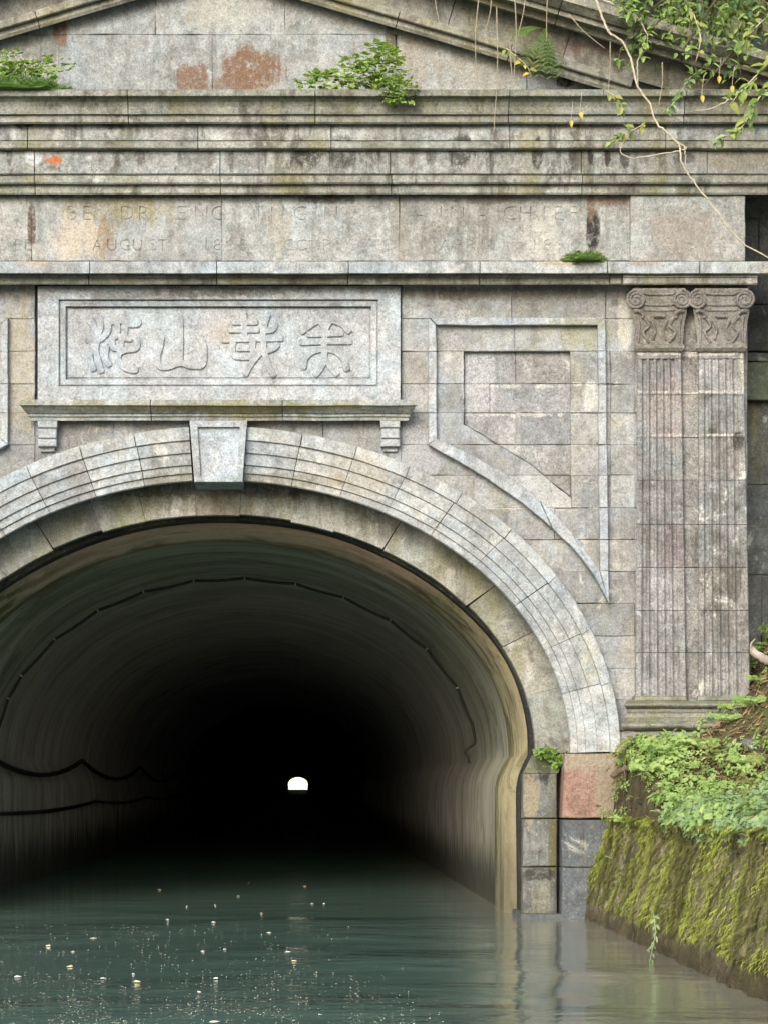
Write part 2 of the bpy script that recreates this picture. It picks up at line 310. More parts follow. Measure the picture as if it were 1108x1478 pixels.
M['leaf_bright'] = leaf_mat('leaf_bright', (.15, .29, .05), (.34, .50, .12), .45)
M['leaf_cover'] = leaf_mat('leaf_cover', (.11, .22, .05), (.30, .42, .15))
M['leaf_pale'] = leaf_mat('leaf_pale', (.12, .22, .09), (.28, .38, .21))
M['leaf_dark'] = leaf_mat('leaf_dark', (.06, .13, .055), (.17, .27, .13))
M['leaf_mid'] = leaf_mat('leaf_mid', (.10, .19, .04), (.27, .37, .12))
M['leaf_yellow'] = leaf_mat('leaf_yellow', (.42, .36, .07), (.52, .45, .13))
M['leaf_olive'] = leaf_mat('leaf_olive', (.16, .21, .05), (.30, .32, .09))
M['fern'] = leaf_mat('fern_leaf', (.06, .13, .03), (.13, .22, .06))
M['moss'] = leaf_mat('moss_strand', (.085, .098, .028), (.235, .255, .068), .2, 3.5)
M['mossbright'] = leaf_mat('moss_bright', (.23, .31, .04), (.44, .52, .10), .2, 4)
M['drygrass'] = leaf_mat('dry_grass', (.28, .22, .11), (.38, .31, .17), .2)
M['floatleaf'] = leaf_mat('floating_leaf', (.55, .45, .20), (.72, .64, .42), .1)
M['floatpale'] = leaf_mat('floating_pale', (.62, .60, .50), (.75, .74, .66), .1)

def water_mat():
    t = NT('canal_water'); p = t.pos()
    w1 = t.noise(t.vmath('MULTIPLY', p, (.9, 1.5, 1)), 1., 3, .5, .4)
    w2 = t.noise(t.vmath('MULTIPLY', p, (4.5, 8., 1)), 1., 3, .55, .3)
    w3 = t.noise(t.vmath('MULTIPLY', p, (16, 26., 1)), 1., 2, .5)
    h = t.math('ADD', t.math('MULTIPLY', w1, 1.), t.math('ADD', t.math('MULTIPLY', w2, .30), t.math('MULTIPLY', w3, .02)))
    sy = t.node('ShaderNodeSeparateXYZ'); t.put(sy.inputs[0], p)
    calm = t.noise(t.vmath('MULTIPLY', p, (.35, .5, 1)), 1., 2)
    h = t.math('MULTIPLY', h, t.math('MULTIPLY', t.rng(calm, .35, .65, .15, 1.), t.rng(sy.outputs[1], -7., 7., 1., .02)))   # the tunnel water lies calm
    nb = t.bump(h, .8, .045)
    mur = t.noise(p, .5, 4)
    dif = t.node('ShaderNodeBsdfDiffuse'); sx = t.node('ShaderNodeSeparateXYZ'); t.put(sx.inputs[0], p)
    bank_tint = t.math('MULTIPLY', t.rng(t.math('ADD', sx.outputs[0], t.math('MULTIPLY', mur, .8)), 1.2, 2.6), .8)  # paler, browner water colour towards the right bank
    t.put(dif.inputs[0], t.mix(bank_tint, t.mix(mur, (.056, .106, .088), (.080, .138, .116)), (.20, .20, .165)))
    tra = t.node('ShaderNodeBsdfTransparent'); tra.inputs[0].default_value = (.35, .5, .42, 1)
    m1 = t.node('ShaderNodeMixShader'); m1.inputs[0].default_value = .12
    t.l.new(dif.outputs[0], m1.inputs[1]); t.l.new(tra.outputs[0], m1.inputs[2])
    gl = t.node('ShaderNodeBsdfGlossy'); t.put(gl.inputs['Roughness'], t.rng(sy.outputs[1], -8., 30., .10, .22)); gl.inputs[0].default_value = (1, 1, 1, 1); t.l.new(nb, gl.inputs['Normal'])
    fr = t.node('ShaderNodeFresnel'); fr.inputs[0].default_value = 1.33; t.l.new(nb, fr.inputs['Normal'])
    refl_fade = t.math('MULTIPLY', fr.outputs[0], t.rng(sy.outputs[1], 0., 13., 1., .04))   # reflection weakened inside, so the bright exit leaves no streak
    m2 = t.node('ShaderNodeMixShader'); t.l.new(refl_fade, m2.inputs[0]); t.l.new(m1.outputs[0], m2.inputs[1]); t.l.new(gl.outputs[0], m2.inputs[2])
    t.l.new(m2.outputs[0], t.out.inputs[0]); return t.m
M['water'] = water_mat()

# ---------------------------------------------------------------- helpers
WLOC = {}
def setp(o, parent):
    o.parent = parent
    o.matrix_parent_inverse = Matrix.Translation(-WLOC[parent.name])

def tag(o, label=None, cat=None, group=None, kind=None):
    if label: o['label'] = label
    if cat: o['category'] = cat
    if group: o['group'] = group
    if kind: o['kind'] = kind
    return o

def thing(name, loc, label, cat, group=None):
    o = bpy.data.objects.new(name, None); C.objects.link(o); o.location = loc
    o.empty_display_size = .1
    WLOC[o.name] = Vector(loc); return tag(o, label, cat, group)

def obj(name, bm, mat, parent=None, smooth=False, centre=True, **kw):
    me = bpy.data.meshes.new(name)
    if centre and len(bm.verts):
        lo = Vector((1e9,) * 3); hi = -lo
        for v in bm.verts:
            for i in range(3):
                lo[i] = min(lo[i], v.co[i]); hi[i] = max(hi[i], v.co[i])
        c = (lo + hi) / 2
        if parent is None: c.z = lo.z
        bmesh.ops.translate(bm, verts=bm.verts, vec=-c)
    else: c = Vector((0, 0, 0))
    bm.normal_update(); bm.to_mesh(me); bm.free()
    if smooth:
        for p in me.polygons: p.use_smooth = True
    for m_ in (mat if isinstance(mat, (list, tuple)) else [mat]): me.materials.append(M[m_])
    o = bpy.data.objects.new(name, me); C.objects.link(o); o.location = c
    WLOC[o.name] = c
    if parent: setp(o, parent)
    return tag(o, **kw)

def inst(name, me, parent, mtx, mat=None):
    """an object sharing a mesh, placed by world matrix under parent"""
    o = bpy.data.objects.new(name, me); C.objects.link(o); o.matrix_basis = mtx
    WLOC[o.name] = mtx.translation.copy()
    if parent: setp(o, parent)
    return o

def area2(pts):
    return sum(a[0] * b[1] - b[0] * a[1] for a, b in zip(pts, pts[1:] + pts[:1])) / 2

def inset(pts, g):
    n = len(pts); out = []
    for i in range(n):
        a, b, c = Vector(pts[i - 1]), Vector(pts[i]), Vector(pts[(i + 1) % n])
        d1 = (b - a).normalized(); d2 = (c - b).normalized()
        n1 = Vector((-d1.y, d1.x)); n2 = Vector((-d2.y, d2.x))
        k = n1 + n2
        if k.length < .25: k = n1 * 1.0; s = 1
        else: k.normalize(); s = 1 / max(.35, k.dot(n1))
        q = b + k * g * s; out.append((q.x, q.y))
    return out

def clean(pts, eps=.0015):
    out = []
    for p in pts:
        if not out or (Vector(p) - Vector(out[-1])).length > eps: out.append(p)
    while len(out) > 2 and (Vector(out[0]) - Vector(out[-1])).length < eps: out.pop()
    return out

def resample(pts, step, jit):
    out = []
    n = len(pts)
    for i in range(n):
        a, b = Vector(pts[i]), Vector(pts[(i + 1) % n]); L = (b - a).length
        k = max(1, int(L / step)); d = (b - a) / max(L, 1e-6); nn = Vector((-d.y, d.x))
        for j in range(k):
            q = a + (b - a) * j / k
            if j: q += nn * R.gauss(0, jit)
            else: q += Vector((R.gauss(0, jit), R.gauss(0, jit)))
            out.append((q.x, q.y))
    return out

def prism(bm, pts, yf, yb, bev=.006, gap=.002, step=.13, jit=.0012):
    """pts (x,z) world; front at yf faces -Y"""
    pts = clean([tuple(p) for p in pts])
    if len(pts) < 3: return
    if area2(pts) < 0: pts = pts[::-1]
    if gap: pts = inset(pts, gap)
    if step: pts = resample(pts, step, jit)
    fr = inset(pts, bev)
    A = [bm.verts.new((x, yf, z)) for x, z in fr]
    B = [bm.verts.new((x, yf + bev, z)) for x, z in pts]
    E = [bm.verts.new((x, yb, z)) for x, z in pts]
    n = len(A)
    bm.faces.new(A)
    for i in range(n):
        j = (i + 1) % n
        bm.faces.new((B[i], B[j], A[j], A[i])); bm.faces.new((E[i], E[j], B[j], B[i]))
    bm.faces.new(E[::-1])

def pxpoly(pp, Y): return [(P(x, y, Y).x, P(x, y, Y).z) for x, y in pp]

def stone(name, pp, yf, yb, mat, parent, bev=.0045, gap=.0008, jit=.0022, proud=.004, **kw):
    bm = bmesh.new()
    yy = yf + R.uniform(-proud, proud)
    prism(bm, pxpoly(pp, yf), yy, yb, bev, gap, .13, jit)
    if not len(bm.verts): bm.free(); return None
    return obj(name, bm, mat, parent, **kw)

def rect(x0, y0, x1, y1): return [(x0, y1), (x1, y1), (x1, y0), (x0, y0)]

def sweep(bm, prof, p0, p1, m0=0., m1=0., seg=.12, jit=.0032, gap=.0035):
    """closed profile [(Y, n)] carried along the line p0->p1 (x,z); n along the normal; m0/m1 mitre returns"""
    p0, p1 = Vector(p0), Vector(p1); L = (p1 - p0).length; u = (p1 - p0) / L; nn = Vector((-u.y, u.x))
    yb = max(y for y, n in prof); k = max(1, int(L / seg)); rings = []
    for i in range(k + 1):
        s = i / k; ring = []
        for (y, n) in prof:
            e0 = -(yb - y) * m0 + gap; e1 = L + (yb - y) * m1 - gap
            q = p0 + u * (e0 + (e1 - e0) * s) + nn * n
            jx = 0 if (y == yb) else jit * noise.noise(Vector((q.x * 3.1, q.y * 9, y * 7))) * 3
            ring.append(bm.verts.new((q.x, y + jx, q.y + jx * .6)))
        rings.append(ring)
    m = len(prof)
    for a, b in zip(rings, rings[1:]):
        for i in range(m):
            j = (i + 1) % m; bm.faces.new((a[i], a[j], b[j], b[i]))
    bm.faces.new(rings[0][::-1]); bm.faces.new(rings[-1])
    bmesh.ops.recalc_face_normals(bm, faces=bm.faces)

def tube(bm, pts, r0, r1=None, n=6, cap=True):
    pts = [Vector(p) for p in pts]
    if r1 is None: r1 = r0
    prev = None; rings = []; up = Vector((0, 0, 1))
    for i, p in enumerate(pts):
        d = (pts[min(i + 1, len(pts) - 1)] - pts[max(i - 1, 0)])
        if d.length < 1e-9: d = Vector((0, 0, 1))
        d.normalize()
        a = d.cross(up if abs(d.dot(up)) < .95 else Vector((0, 1, 0))).normalized() if prev is None else (prev - d * prev.dot(d)).normalized()
        prev = a; b = d.cross(a); r = r0 + (r1 - r0) * i / max(1, len(pts) - 1)
        rings.append([bm.verts.new(p + (a * math.cos(t) + b * math.sin(t)) * r) for t in [2 * math.pi * k / n for k in range(n)]])
    for A, B in zip(rings, rings[1:]):
        for k in range(n):
            j = (k + 1) % n; bm.faces.new((A[k], A[j], B[j], B[k]))
    if cap: bm.faces.new(rings[0][::-1]); bm.faces.new(rings[-1])

def spline(pts, sub=6):
    pts = [Vector(p) for p in pts]; out = []
    q = [pts[0] * 2 - pts[1]] + pts + [pts[-1] * 2 - pts[-2]]
    for i in range(1, len(q) - 2):
        a, b, c, d = q[i - 1:i + 3]
        for k in range(sub):
            t = k / sub
            out.append(.5 * ((2 * b) + (c - a) * t + (2 * a - 5 * b + 4 * c - d) * t * t + (3 * b - a - 3 * c + d) * t ** 3))
    out.append(pts[-1]); return out

# ---------------------------------------------------------------- the portal
CX = 315.0; CY = 1087.0
portal = thing('tunnel_portal', (P(CX, WY, 0).x, 0, 0), 'weathered grey granite tunnel portal with carved plaque, fluted pilasters and low pediment', 'tunnel portal')

def ell(a, b, t, cy=1085.): return (CX + a * math.sin(t), cy - b * math.cos(t))
OUT = (580, 470); HOOD = (565, 452); INN = (507, 393)
def arch_x(y, a=574, b=464):
    q = 1 - ((1085 - y) / b) ** 2
    return CX + a * math.sqrt(q) if q > 0 else CX
def polyx(pl, y):
    for (xa, ya), (xb, yb) in zip(pl, pl[1:]):
        if ya <= y <= yb and yb > ya: return xa + (xb - xa) * (y - ya) / (yb - ya)
    return pl[0][0] if y < pl[0][1] else pl[-1][0]

# spandrel courses, both sides (side = +1 right, -1 left mirror)
YC = [410, 460, 507, 554, 596, 642, 686, 733, 779, 825, 871, 918, 965, 1010, 1055, 1092]
VJ = {0: [738, 873], 1: [619, 742, 865], 2: [619, 880], 3: [622, 880], 4: [628, 880], 5: [880], 6: [880], 7: [800], 8: [], 9: [], 10: [], 11: [], 12: [], 13: [], 14: []}
PL = [(669, 507), (669, 612), (715, 640), (768, 672), (800, 700), (825, 720)]
PR = 823.
def mir(pp, side): return pp if side > 0 else [(2 * CX - x, y) for x, y in pp][::-1]
for side in (1, -1):
    for k in range(len(YC) - 1):
        y0, y1 = YC[k], YC[k + 1]
        ys = [y0 + (y1 - y0) * i / 5 for i in range(6)]
        left = [(max(579, arch_x(y)), y) for y in ys]
        xr = 916. if k > 0 else 916.
        cuts = VJ[k]
        pinned = 507 <= y0 < 720
        cells = []
        if not pinned:
            xs = [None] + [c for c in cuts if c > left[-1][0] + 12] + [xr]
            for a, b in zip(xs, xs[1:]):
                l = left if a is None else [(a, y0), (a, y1)]
                cells.append(l + [(b, y1), (b, y0)])
        else:
            yp = [y for y in sorted(set(ys + [p[1] for p in PL if y0 < p[1] < y1] + [720.] * (y0 < 720 < y1))) if y <= 720]
            pl_ = [(polyx(PL, y), y) for y in yp]
            bl = list(pl_)
            if y1 > 720: bl += [(PR + 2, y1)]
            lefts = [c for c in cuts if left[-1][0] + 12 < c < pl_[0][0] - 8]
            xs = [None] + lefts
            for i, a in enumerate(xs):
                l = left if a is None else [(a, y0), (a, y1)]
                if i + 1 < len(xs): cells.append(l + [(xs[i + 1], y1), (xs[i + 1], y0)])
                else: cells.append(l + bl[::-1])
            cells.append([(PR, y0), (PR + (2 if y1 > 720 else 0), y1), (880, y1), (880, y0)]); cells.append([(880, y0), (880, y1), (xr, y1), (xr, y0)])
            # recessed panel stones
            e = pl_[-1][1]
            mid = {2: 743, 3: 706, 4: 744}.get(k)
            if mid and polyx(PL, y1) < mid - 10:
                stone('panel_stone', mir(pl_ + [(mid, e), (mid, y0)], side), .046, .3, 'panel', portal)
                stone('panel_stone', mir([(mid, y0), (mid, e), (PR, e), (PR, y0)], side), .046, .3, 'panel', portal)
            else:
                stone('panel_stone', mir(pl_ + [(PR, e), (PR, y0)], side), .046, .3, 'panel', portal)
        for c in cells: stone('wall_stone', mir(c, side), 0, .45, 'wall', portal, proud=.003)
    # raised moulding round the panel
    OC = [(618.5, 642), (701, 690), (767, 738), (823, 788), (856, 830), (878, 871)]
    IC = [(630, 632), (719, 678), (779, 723), (826, 770), (865, 824)]
    oc = [(p.x, p.y) for p in spline([(x, y, 0) for x, y in OC], 4)]; ic = [(p.x, p.y) for p in spline([(x, y, 0) for x, y in IC], 4)]
    yf = -.058
    stone('panel_moulding', mir([(618, 458), (629.5, 469), (738, 469), (738, 458)], side), yf, .01, 'frame', portal, proud=.002)
    stone('panel_moulding', mir([(738, 458), (738, 469), (863, 469), (873, 458)], side), yf, .01, 'frame', portal, proud=.002)
    yy = [458, 507, 554, 596, 642]
    for a, b in zip(yy, yy[1:]):
        stone('panel_moulding', mir([(618, a), (618.5, b), (629.5, min(b, 632)), (629.5, max(a, 469))], side), yf, .01, 'frame', portal, proud=.002)
    yy = [458, 507, 554, 596, 642, 686, 733, 779, 824]
    for a, b in zip(yy, yy[1:]):
        fx = lambda y: 873 + 5 * (y - 458) / 412
        stone('panel_moulding', mir([(862.5 + 2.5 * (a - 458) / 366, max(a, 469)), (862.5 + 2.5 * (b - 458) / 366, b), (fx(b), b), (fx(a), a)], side), yf, .01, 'frame', portal, proud=.002)
    stone('panel_moulding', mir([(865, 824), (878, 871), (878, 824)], side), yf, .01, 'frame', portal, proud=.002)
    # the curved foot of the frame
    m = len(oc); q = [0, 5, 10, 15, m - 1]
    def icat(s):
        f = s * (len(ic) - 1); i = min(int(f), len(ic) - 2); g = f - i
        return (ic[i][0] + (ic[i + 1][0] - ic[i][0]) * g, ic[i][1] + (ic[i + 1][1] - ic[i][1]) * g)
    for a, b in zip(q, q[1:]):
        lo = oc[a:b + 1]; up = [icat(i / (m - 1)) for i in range(a, b + 1)]
        stone('panel_moulding', mir(lo + up[::-1], side), yf - .012, .01, 'frame', portal, proud=.001)
    # stones between shelf and arch, under-shelf
    for x0, x1 in ((357, 466), (466, 579)):
        xs = [x0 + (x1 - x0) * i / 6 for i in range(7)]
        bot = [(x, 1085 - 464 * math.sqrt(1 - ((x - CX) / 574) ** 2)) for x in xs]
        stone('wall_stone', mir(bot + [(x1, 577), (x0, 577)], side), .0, .45, 'wall', portal)

# plaque with carved characters
bm = bmesh.new(); Yp = -.06
def loopv(pp, Y): return [bm.verts.new(P(x, y, Y)) for x, y in pp]
o_ = [(55, 577), (577.5, 577), (577.5, 413), (55, 413)]
def insp(d, y0=432, x0=85, x1=546, y1=558): return [(x0 + d, y1 - d), (x1 - d, y1 - d), (x1 - d, y0 + d), (x0 + d, y0 + d)]
LS = [loopv(o_, .3), loopv(o_, Yp), loopv(insp(0), Yp), loopv(insp(.8), Yp + .03), loopv(insp(2.2), Yp + .032), loopv(insp(2.8), Yp + .018), loopv(insp(10), Yp + .030), loopv(insp(10.6), Yp + .07), loopv(insp(12.4), Yp + .072), loopv(insp(13.2), Yp + .062)]
def band_(A, B):
    for i in range(4):
        j = (i + 1) % 4; bm.faces.new((A[i], A[j], B[j], B[i]))
for A_, B_ in zip(LS, LS[1:]): band_(A_, B_)
L3 = LS[-1]
bm.faces.new(L3)
bmesh.ops.recalc_face_normals(bm, faces=bm.faces)
plaque = obj('name_plaque', bm, 'plaque', portal)
def zA(u, v): return (80 + u / 4.26, 420 + v / 4.26)
def zB(u, v): return (310 + u / 4.26, 420 + v / 4.26)
chars = [
  (zA, [[(205,183),(232,205),(242,240),(228,280),(200,306)], [(246,150),(275,190),(276,240),(240,300),(218,350),(215,420),(236,482)], [(303,143),(325,190),(324,250),(283,297)],
        [(262,300),(250,360),(262,420),(284,495)], [(318,325),(312,370),(310,420),(332,455)],
        [(348,190),(430,183),(508,182),(505,205),(462,208)], [(382,208),(382,262)], [(352,285),(400,280),(402,345),(360,352),(350,320),(352,285)],
        [(432,205),(430,285),(462,296)], [(488,285),(506,320),(494,355),(430,366),(392,388),(392,430),(430,475),(488,490),(496,478)]]),
  (zA, [[(768,170),(770,300),(768,452)], [(655,290),(644,350),(630,410),(640,462),(690,470),(768,445),(830,462),(895,462),(915,430),(912,330),(885,280)]]),
  (zB, [[(180,138),(182,220),(185,300)], [(113,192),(255,192)], [(95,240),(262,240)], [(52,302),(150,298),(280,294),(408,294)], [(325,150),(302,230),(300,310),(312,400),(335,470),(362,518)],
        [(362,180),(370,215),(352,240),(318,243)], [(112,322),(112,380),(135,405),(212,408)], [(145,354),(214,354)], [(236,310),(232,360),(246,380),(212,410)], [(290,370),(245,420),(205,480),(190,512)], [(384,332),(365,352),(325,368)]]),
  (zB, [[(617,142),(640,180),(668,215),(676,250)], [(630,185),(590,210),(535,252)], [(735,170),(700,200),(678,240)], [(720,180),(780,205),(826,248)], [(676,235),(674,320),(674,395)],
        [(578,268),(780,262)], [(532,318),(680,312),(832,312)], [(545,472),(556,415),(600,375),(672,355)], [(680,355),(745,375),(795,420),(812,482)], [(674,380),(668,440),(640,490),(620,514)], [(676,420),(715,470),(750,512)]]),
]
for fn, strokes in chars:
    bm = bmesh.new(); Yc = Yp + .062
    for st in strokes:
        pts = [P(*fn(u, v), Yc) for u, v in st]
        pts = spline(pts, 4) if len(pts) > 2 else pts
        wv = 4.5 * S; pr = [(-1.02, .004), (-1.0, -.0125), (-.84, -.0155), (0, -.016), (.84, -.0155), (1.0, -.0125), (1.02, .004)]
        rings = []
        ext = []
        for i, p in enumerate(pts):
            d = (pts[min(i + 1, len(pts) - 1)] - pts[max(0, i - 1)]).normalized(); nrm = Vector((-d.z, 0, d.x))
            ext.append((p, d, nrm, 1.))
        p, d, nrm, _ = ext[0]; ext = [(p - d * wv * .85, d, nrm, .35), (p - d * wv * .5, d, nrm, .85)] + ext
        p, d, nrm, _ = ext[-1]; ext += [(p + d * wv * .5, d, nrm, .85), (p + d * wv * .85, d, nrm, .35)]
        for p, d, nrm, f in ext:
            rings.append([bm.verts.new(p + nrm * a * wv * f + Vector((0, h * (f if h < 0 else 1), 0))) for a, h in pr])
        for A_, B_ in zip(rings, rings[1:]):
            for i in range(6): bm.faces.new((A_[i], A_[i + 1], B_[i + 1], B_[i]))
        bm.faces.new(rings[0]); bm.faces.new(rings[-1][::-1])
    bmesh.ops.recalc_face_normals(bm, faces=bm.faces)
    obj('carved_character', bm, 'plaque', plaque)

# shelf under the plaque, in three stones with mitred ends
def zz(py, Y): return P(0, py, Y).z
shelfY = [(.02, 577), (-.20, 577), (-.205, 585), (-.185, 586.5), (-.165, 590), (-.13, 596), (-.115, 598), (-.115, 601), (-.10, 602), (-.10, 607), (.02, 607)]
zr = zz(577, 0)
prof = [(y, zz(py, y) - zr) for y, py in shelfY]
for x0, x1, a, b in ((57, 220, 1, 0), (220, 408, 0, 0), (408, 576, 0, 1)):
    bm = bmesh.new(); sweep(bm, prof, (P(x0, 577).x, zr), (P(x1, 577).x, zr), a * .62, b * .62); obj('shelf_stone', bm, 'shelf', portal)
for bx in (55, 549):
    bm = bmesh.new()
    for (ya, yb, pro, ins) in ((607, 617, .10, 0), (617.5, 632.5, .085, 1), (633, 644, .07, .6), (644, 652, .025, 4)):
        prism(bm, pxpoly([(bx + ins, yb), (bx + 28 - ins, yb), (bx + 28 - ins * .7, ya), (bx + ins * .7, ya)], -pro), -pro, .02, .006, 0, .2)
    obj('bracket', bm, 'plaque', portal)

# hood stones and voussoirs
def arc_stone(name, t0, t1, prof, oa, ia, mat, gap_t=.0011, yb=.5, cyo=1085., cyi=1087.):
    """prof: [(fraction outer->inner, Y)] closed polygon"""
    bm = bmesh.new(); t0 += gap_t * R.uniform(.5, 1.3); t1 -= gap_t * R.uniform(.5, 1.3); n = max(3, int((t1 - t0) / .035)); rings = []
    dy = R.uniform(-.003, .003)
    for i in range(n + 1):
        t = t0 + (t1 - t0) * i / n; ring = []
        for f, Y in prof:
            o = ell(*oa, t, cyo); q = ell(*ia, t, cyi)
            jj = .0022 * noise.noise(Vector((t * 40, f * 9, 3)))
            p = P(o[0] + (q[0] - o[0]) * f, o[1] + (q[1] - o[1]) * f, min(Y, .3)); p.y = Y + dy + jj; ring.append(bm.verts.new(p))
        rings.append(ring)
    m = len(prof)
    for A_, B_ in zip(rings, rings[1:]):
        for i in range(m):
            j = (i + 1) % m; bm.faces.new((A_[i], A_[j], B_[j], B_[i]))
    bm.faces.new(rings[0][::-1]); bm.faces.new(rings[-1]); bmesh.ops.recalc_face_normals(bm, faces=bm.faces)
    return obj(name, bm, mat, portal)
TJ = [4.1, 12, 20.2, 28.5, 37.1, 46.8, 57.3, 67.8, 77.4, 90]
TH = [4.1, 12.1, 20.2, 28.5, 37.3, 46.8, 57.3, 67.8, 77.6, 90]
hood = [(0, .1), (0, -.118), (.05, -.125), (.93, -.125), (.99, -.116), (1, -.07), (1, .1)]
vous = [(0, .12), (0, -.098), (.02, -.104), (.315, -.104), (.335, -.086), (.60, -.088), (.62, -.070), (.80, -.072), (.82, -.054), (.97, -.056), (1., -.045), (1., .33), (.6, .33)]
for sgn in (1, -1):
    for tj, nm, pr, oa, ia in ((TH, 'hood_stone', hood, OUT, HOOD), (TJ, 'voussoir', vous, HOOD, INN)):
        for a, b in zip(tj, tj[1:]):
            if sgn < 0: a, b = -b, -a
            arc_stone(nm, rad(a), rad(b), pr, oa, ia, 'arch')
# keystone
bm = bmesh.new()
prism(bm, pxpoly([(281, 697), (350.5, 697), (357.5, 607), (274, 607)], -.15), -.15, .34, .008, 0, .2)
key = obj('keystone', bm, 'plaque', portal)
bm = bmesh.new()
def ringpoly(o, i, yf, yb):
    o = pxpoly(o, -.15); i = pxpoly(i, -.15)
    A = [bm.verts.new((x, yf, z)) for x, z in o]; B = [bm.verts.new((x, yf, z)) for x, z in i]
    A2 = [bm.verts.new((x, yb, z)) for x, z in o]; B2 = [bm.verts.new((x, yb, z)) for x, z in i]
    n = len(A)
    for k in range(n):
        j = (k + 1) % n
        bm.faces.new((A[k], A[j], B[j], B[k])); bm.faces.new((A2[k], A2[j], A[j], A[k])); bm.faces.new((B[k], B[j], B2[j], B2[k]))
ringpoly([(281.5, 696), (350, 696), (357, 608), (274.5, 608)], [(290, 688), (342.5, 688), (346.5, 617), (285.5, 617)], -.178, -.149)
bmesh.ops.recalc_face_normals(bm, faces=bm.faces); obj('raised_border', bm, 'plaque', key)

# plain inner ring, set back, and its stained soffit
RJ = [3.9, 13.3, 21.5, 31.4, 42, 52, 63.5, 76, 90]
ring = [(0, .335), (0, .24), (.97, .235), (.985, .24), (1., .262), (1., .34), (0, .34)]
RO, RI = (522, 408), (455, 343)
js = [-a for a in RJ[::-1]] + RJ
for a, b in zip(js, js[1:]): arc_stone('ring_stone', rad(a), rad(b), [(f, Y + .0) for f, Y in ring], RO, (RI[0] + R.uniform(-2.5, 2.5), RI[1] + R.uniform(-2.5, 2.5)), 'ring', .0008, cyo=1087)
# piers below the arch, both sides
for side in (1, -1):
    for a, b, m_ in ((1087.5, 1181, 'pierred' if side > 0 else 'pier'), (1183, 1251, 'piergrey'), (1252, 1345, 'piergrey')):
        stone('pier_stone', mir([(810.5, b), (905, b), (905, a), (814 if a < 1100 else 810.5, a)], side), -.09 if m_ != 'piergrey' else -.085, .5, m_, portal, bev=.007)
    for a, b in ((1116, 1181), (1182, 1251), (1252, 1345)):
        stone('pier_stone', mir([(754, b), (803, b), (803, a), (754, a)], side), .03, .16, 'pier', portal, bev=.008)
    # sloping weathering on top of the inner pier
    bm = bmesh.new()
    pa = mir([(754, 1116), (804.5, 1116), (815, 1092), (767, 1090)], side)
    f = [bm.verts.new(P(*pa[i], .03 if pa[i][1] > 1100 else .235)) for i in range(4)]
    bk = [bm.verts.new(P(*pa[i], .62)) for i in range(4)]
    bm.faces.new(f); bm.faces.new(bk[::-1])
    for i in range(4): bm.faces.new((bk[i], bk[(i + 1) % 4], f[(i + 1) % 4], f[i]))
    bmesh.ops.recalc_face_normals(bm, faces=bm.faces); obj('weathering_stone', bm, 'pier', portal)
    stone('footing_stone', mir([(750, 1345), (885, 1345), (885, 1321), (752, 1319)], side), -.11, .62, 'piergrey', portal)

# pilasters (right; the left pair is far outside the view)
def drum(parent, xa0, xb0, ya, xa1, xb1, yb, flutes, yf, mat='pil'):
    bm = bmesh.new(); yf += R.uniform(-.004, .004)
    ja, jb = R.uniform(-.8, .8), 0
    def sec(xa, xb, y):
        pts = []; w_ = xb - xa; mg = .11 * w_
        pts.append((xa, .05)); pts.append((xa, yf + .012)); pts.append((xa + 1.2, yf))
        if flutes:
            nfl = 5; pitch = (w_ - 2 * mg) / nfl
            for i in range(nfl):
                x0 = xa + mg + i * pitch; x1 = x0 + pitch * .76
                for j in range(6):
                    a = j / 5; pts.append((x0 + (x1 - x0) * a, yf + .020 * math.sin(math.pi * a) ** .8))
        pts.append((xb - 1.2, yf)); pts.append((xb, yf + .012)); pts.append((xb, .05))
        return [bm.verts.new(P(x, y, Y) if Y < .04 else P(x, y, .05)) for x, Y in pts]
    N = 3; g = .4
    rr = [sec(xa0 + (xa1 - xa0) * i / N, xb0 + (xb1 - xb0) * i / N, ya + g + (yb - ya - 2 * g) * i / N) for i in range(N + 1)]
    for A_, B_ in zip(rr, rr[1:]):
        for i in range(len(A_) - 1): bm.faces.new((B_[i], B_[i + 1], A_[i + 1], A_[i]))
    bm.faces.new(rr[0]); bm.faces.new(rr[-1][::-1])
    bmesh.ops.recalc_face_normals(bm, faces=bm.faces)
    return obj('drum', bm, mat, parent)
YD = [508, 518, 570, 632, 693, 757, 819, 881, 942, 1005]
def lin(a, b, y): return a + (b - a) * (y - 508) / (1005 - 508)
spec = [(918.5, 982.5, 916.5, 990), (1007.5, 1073, 1007, 1082)]
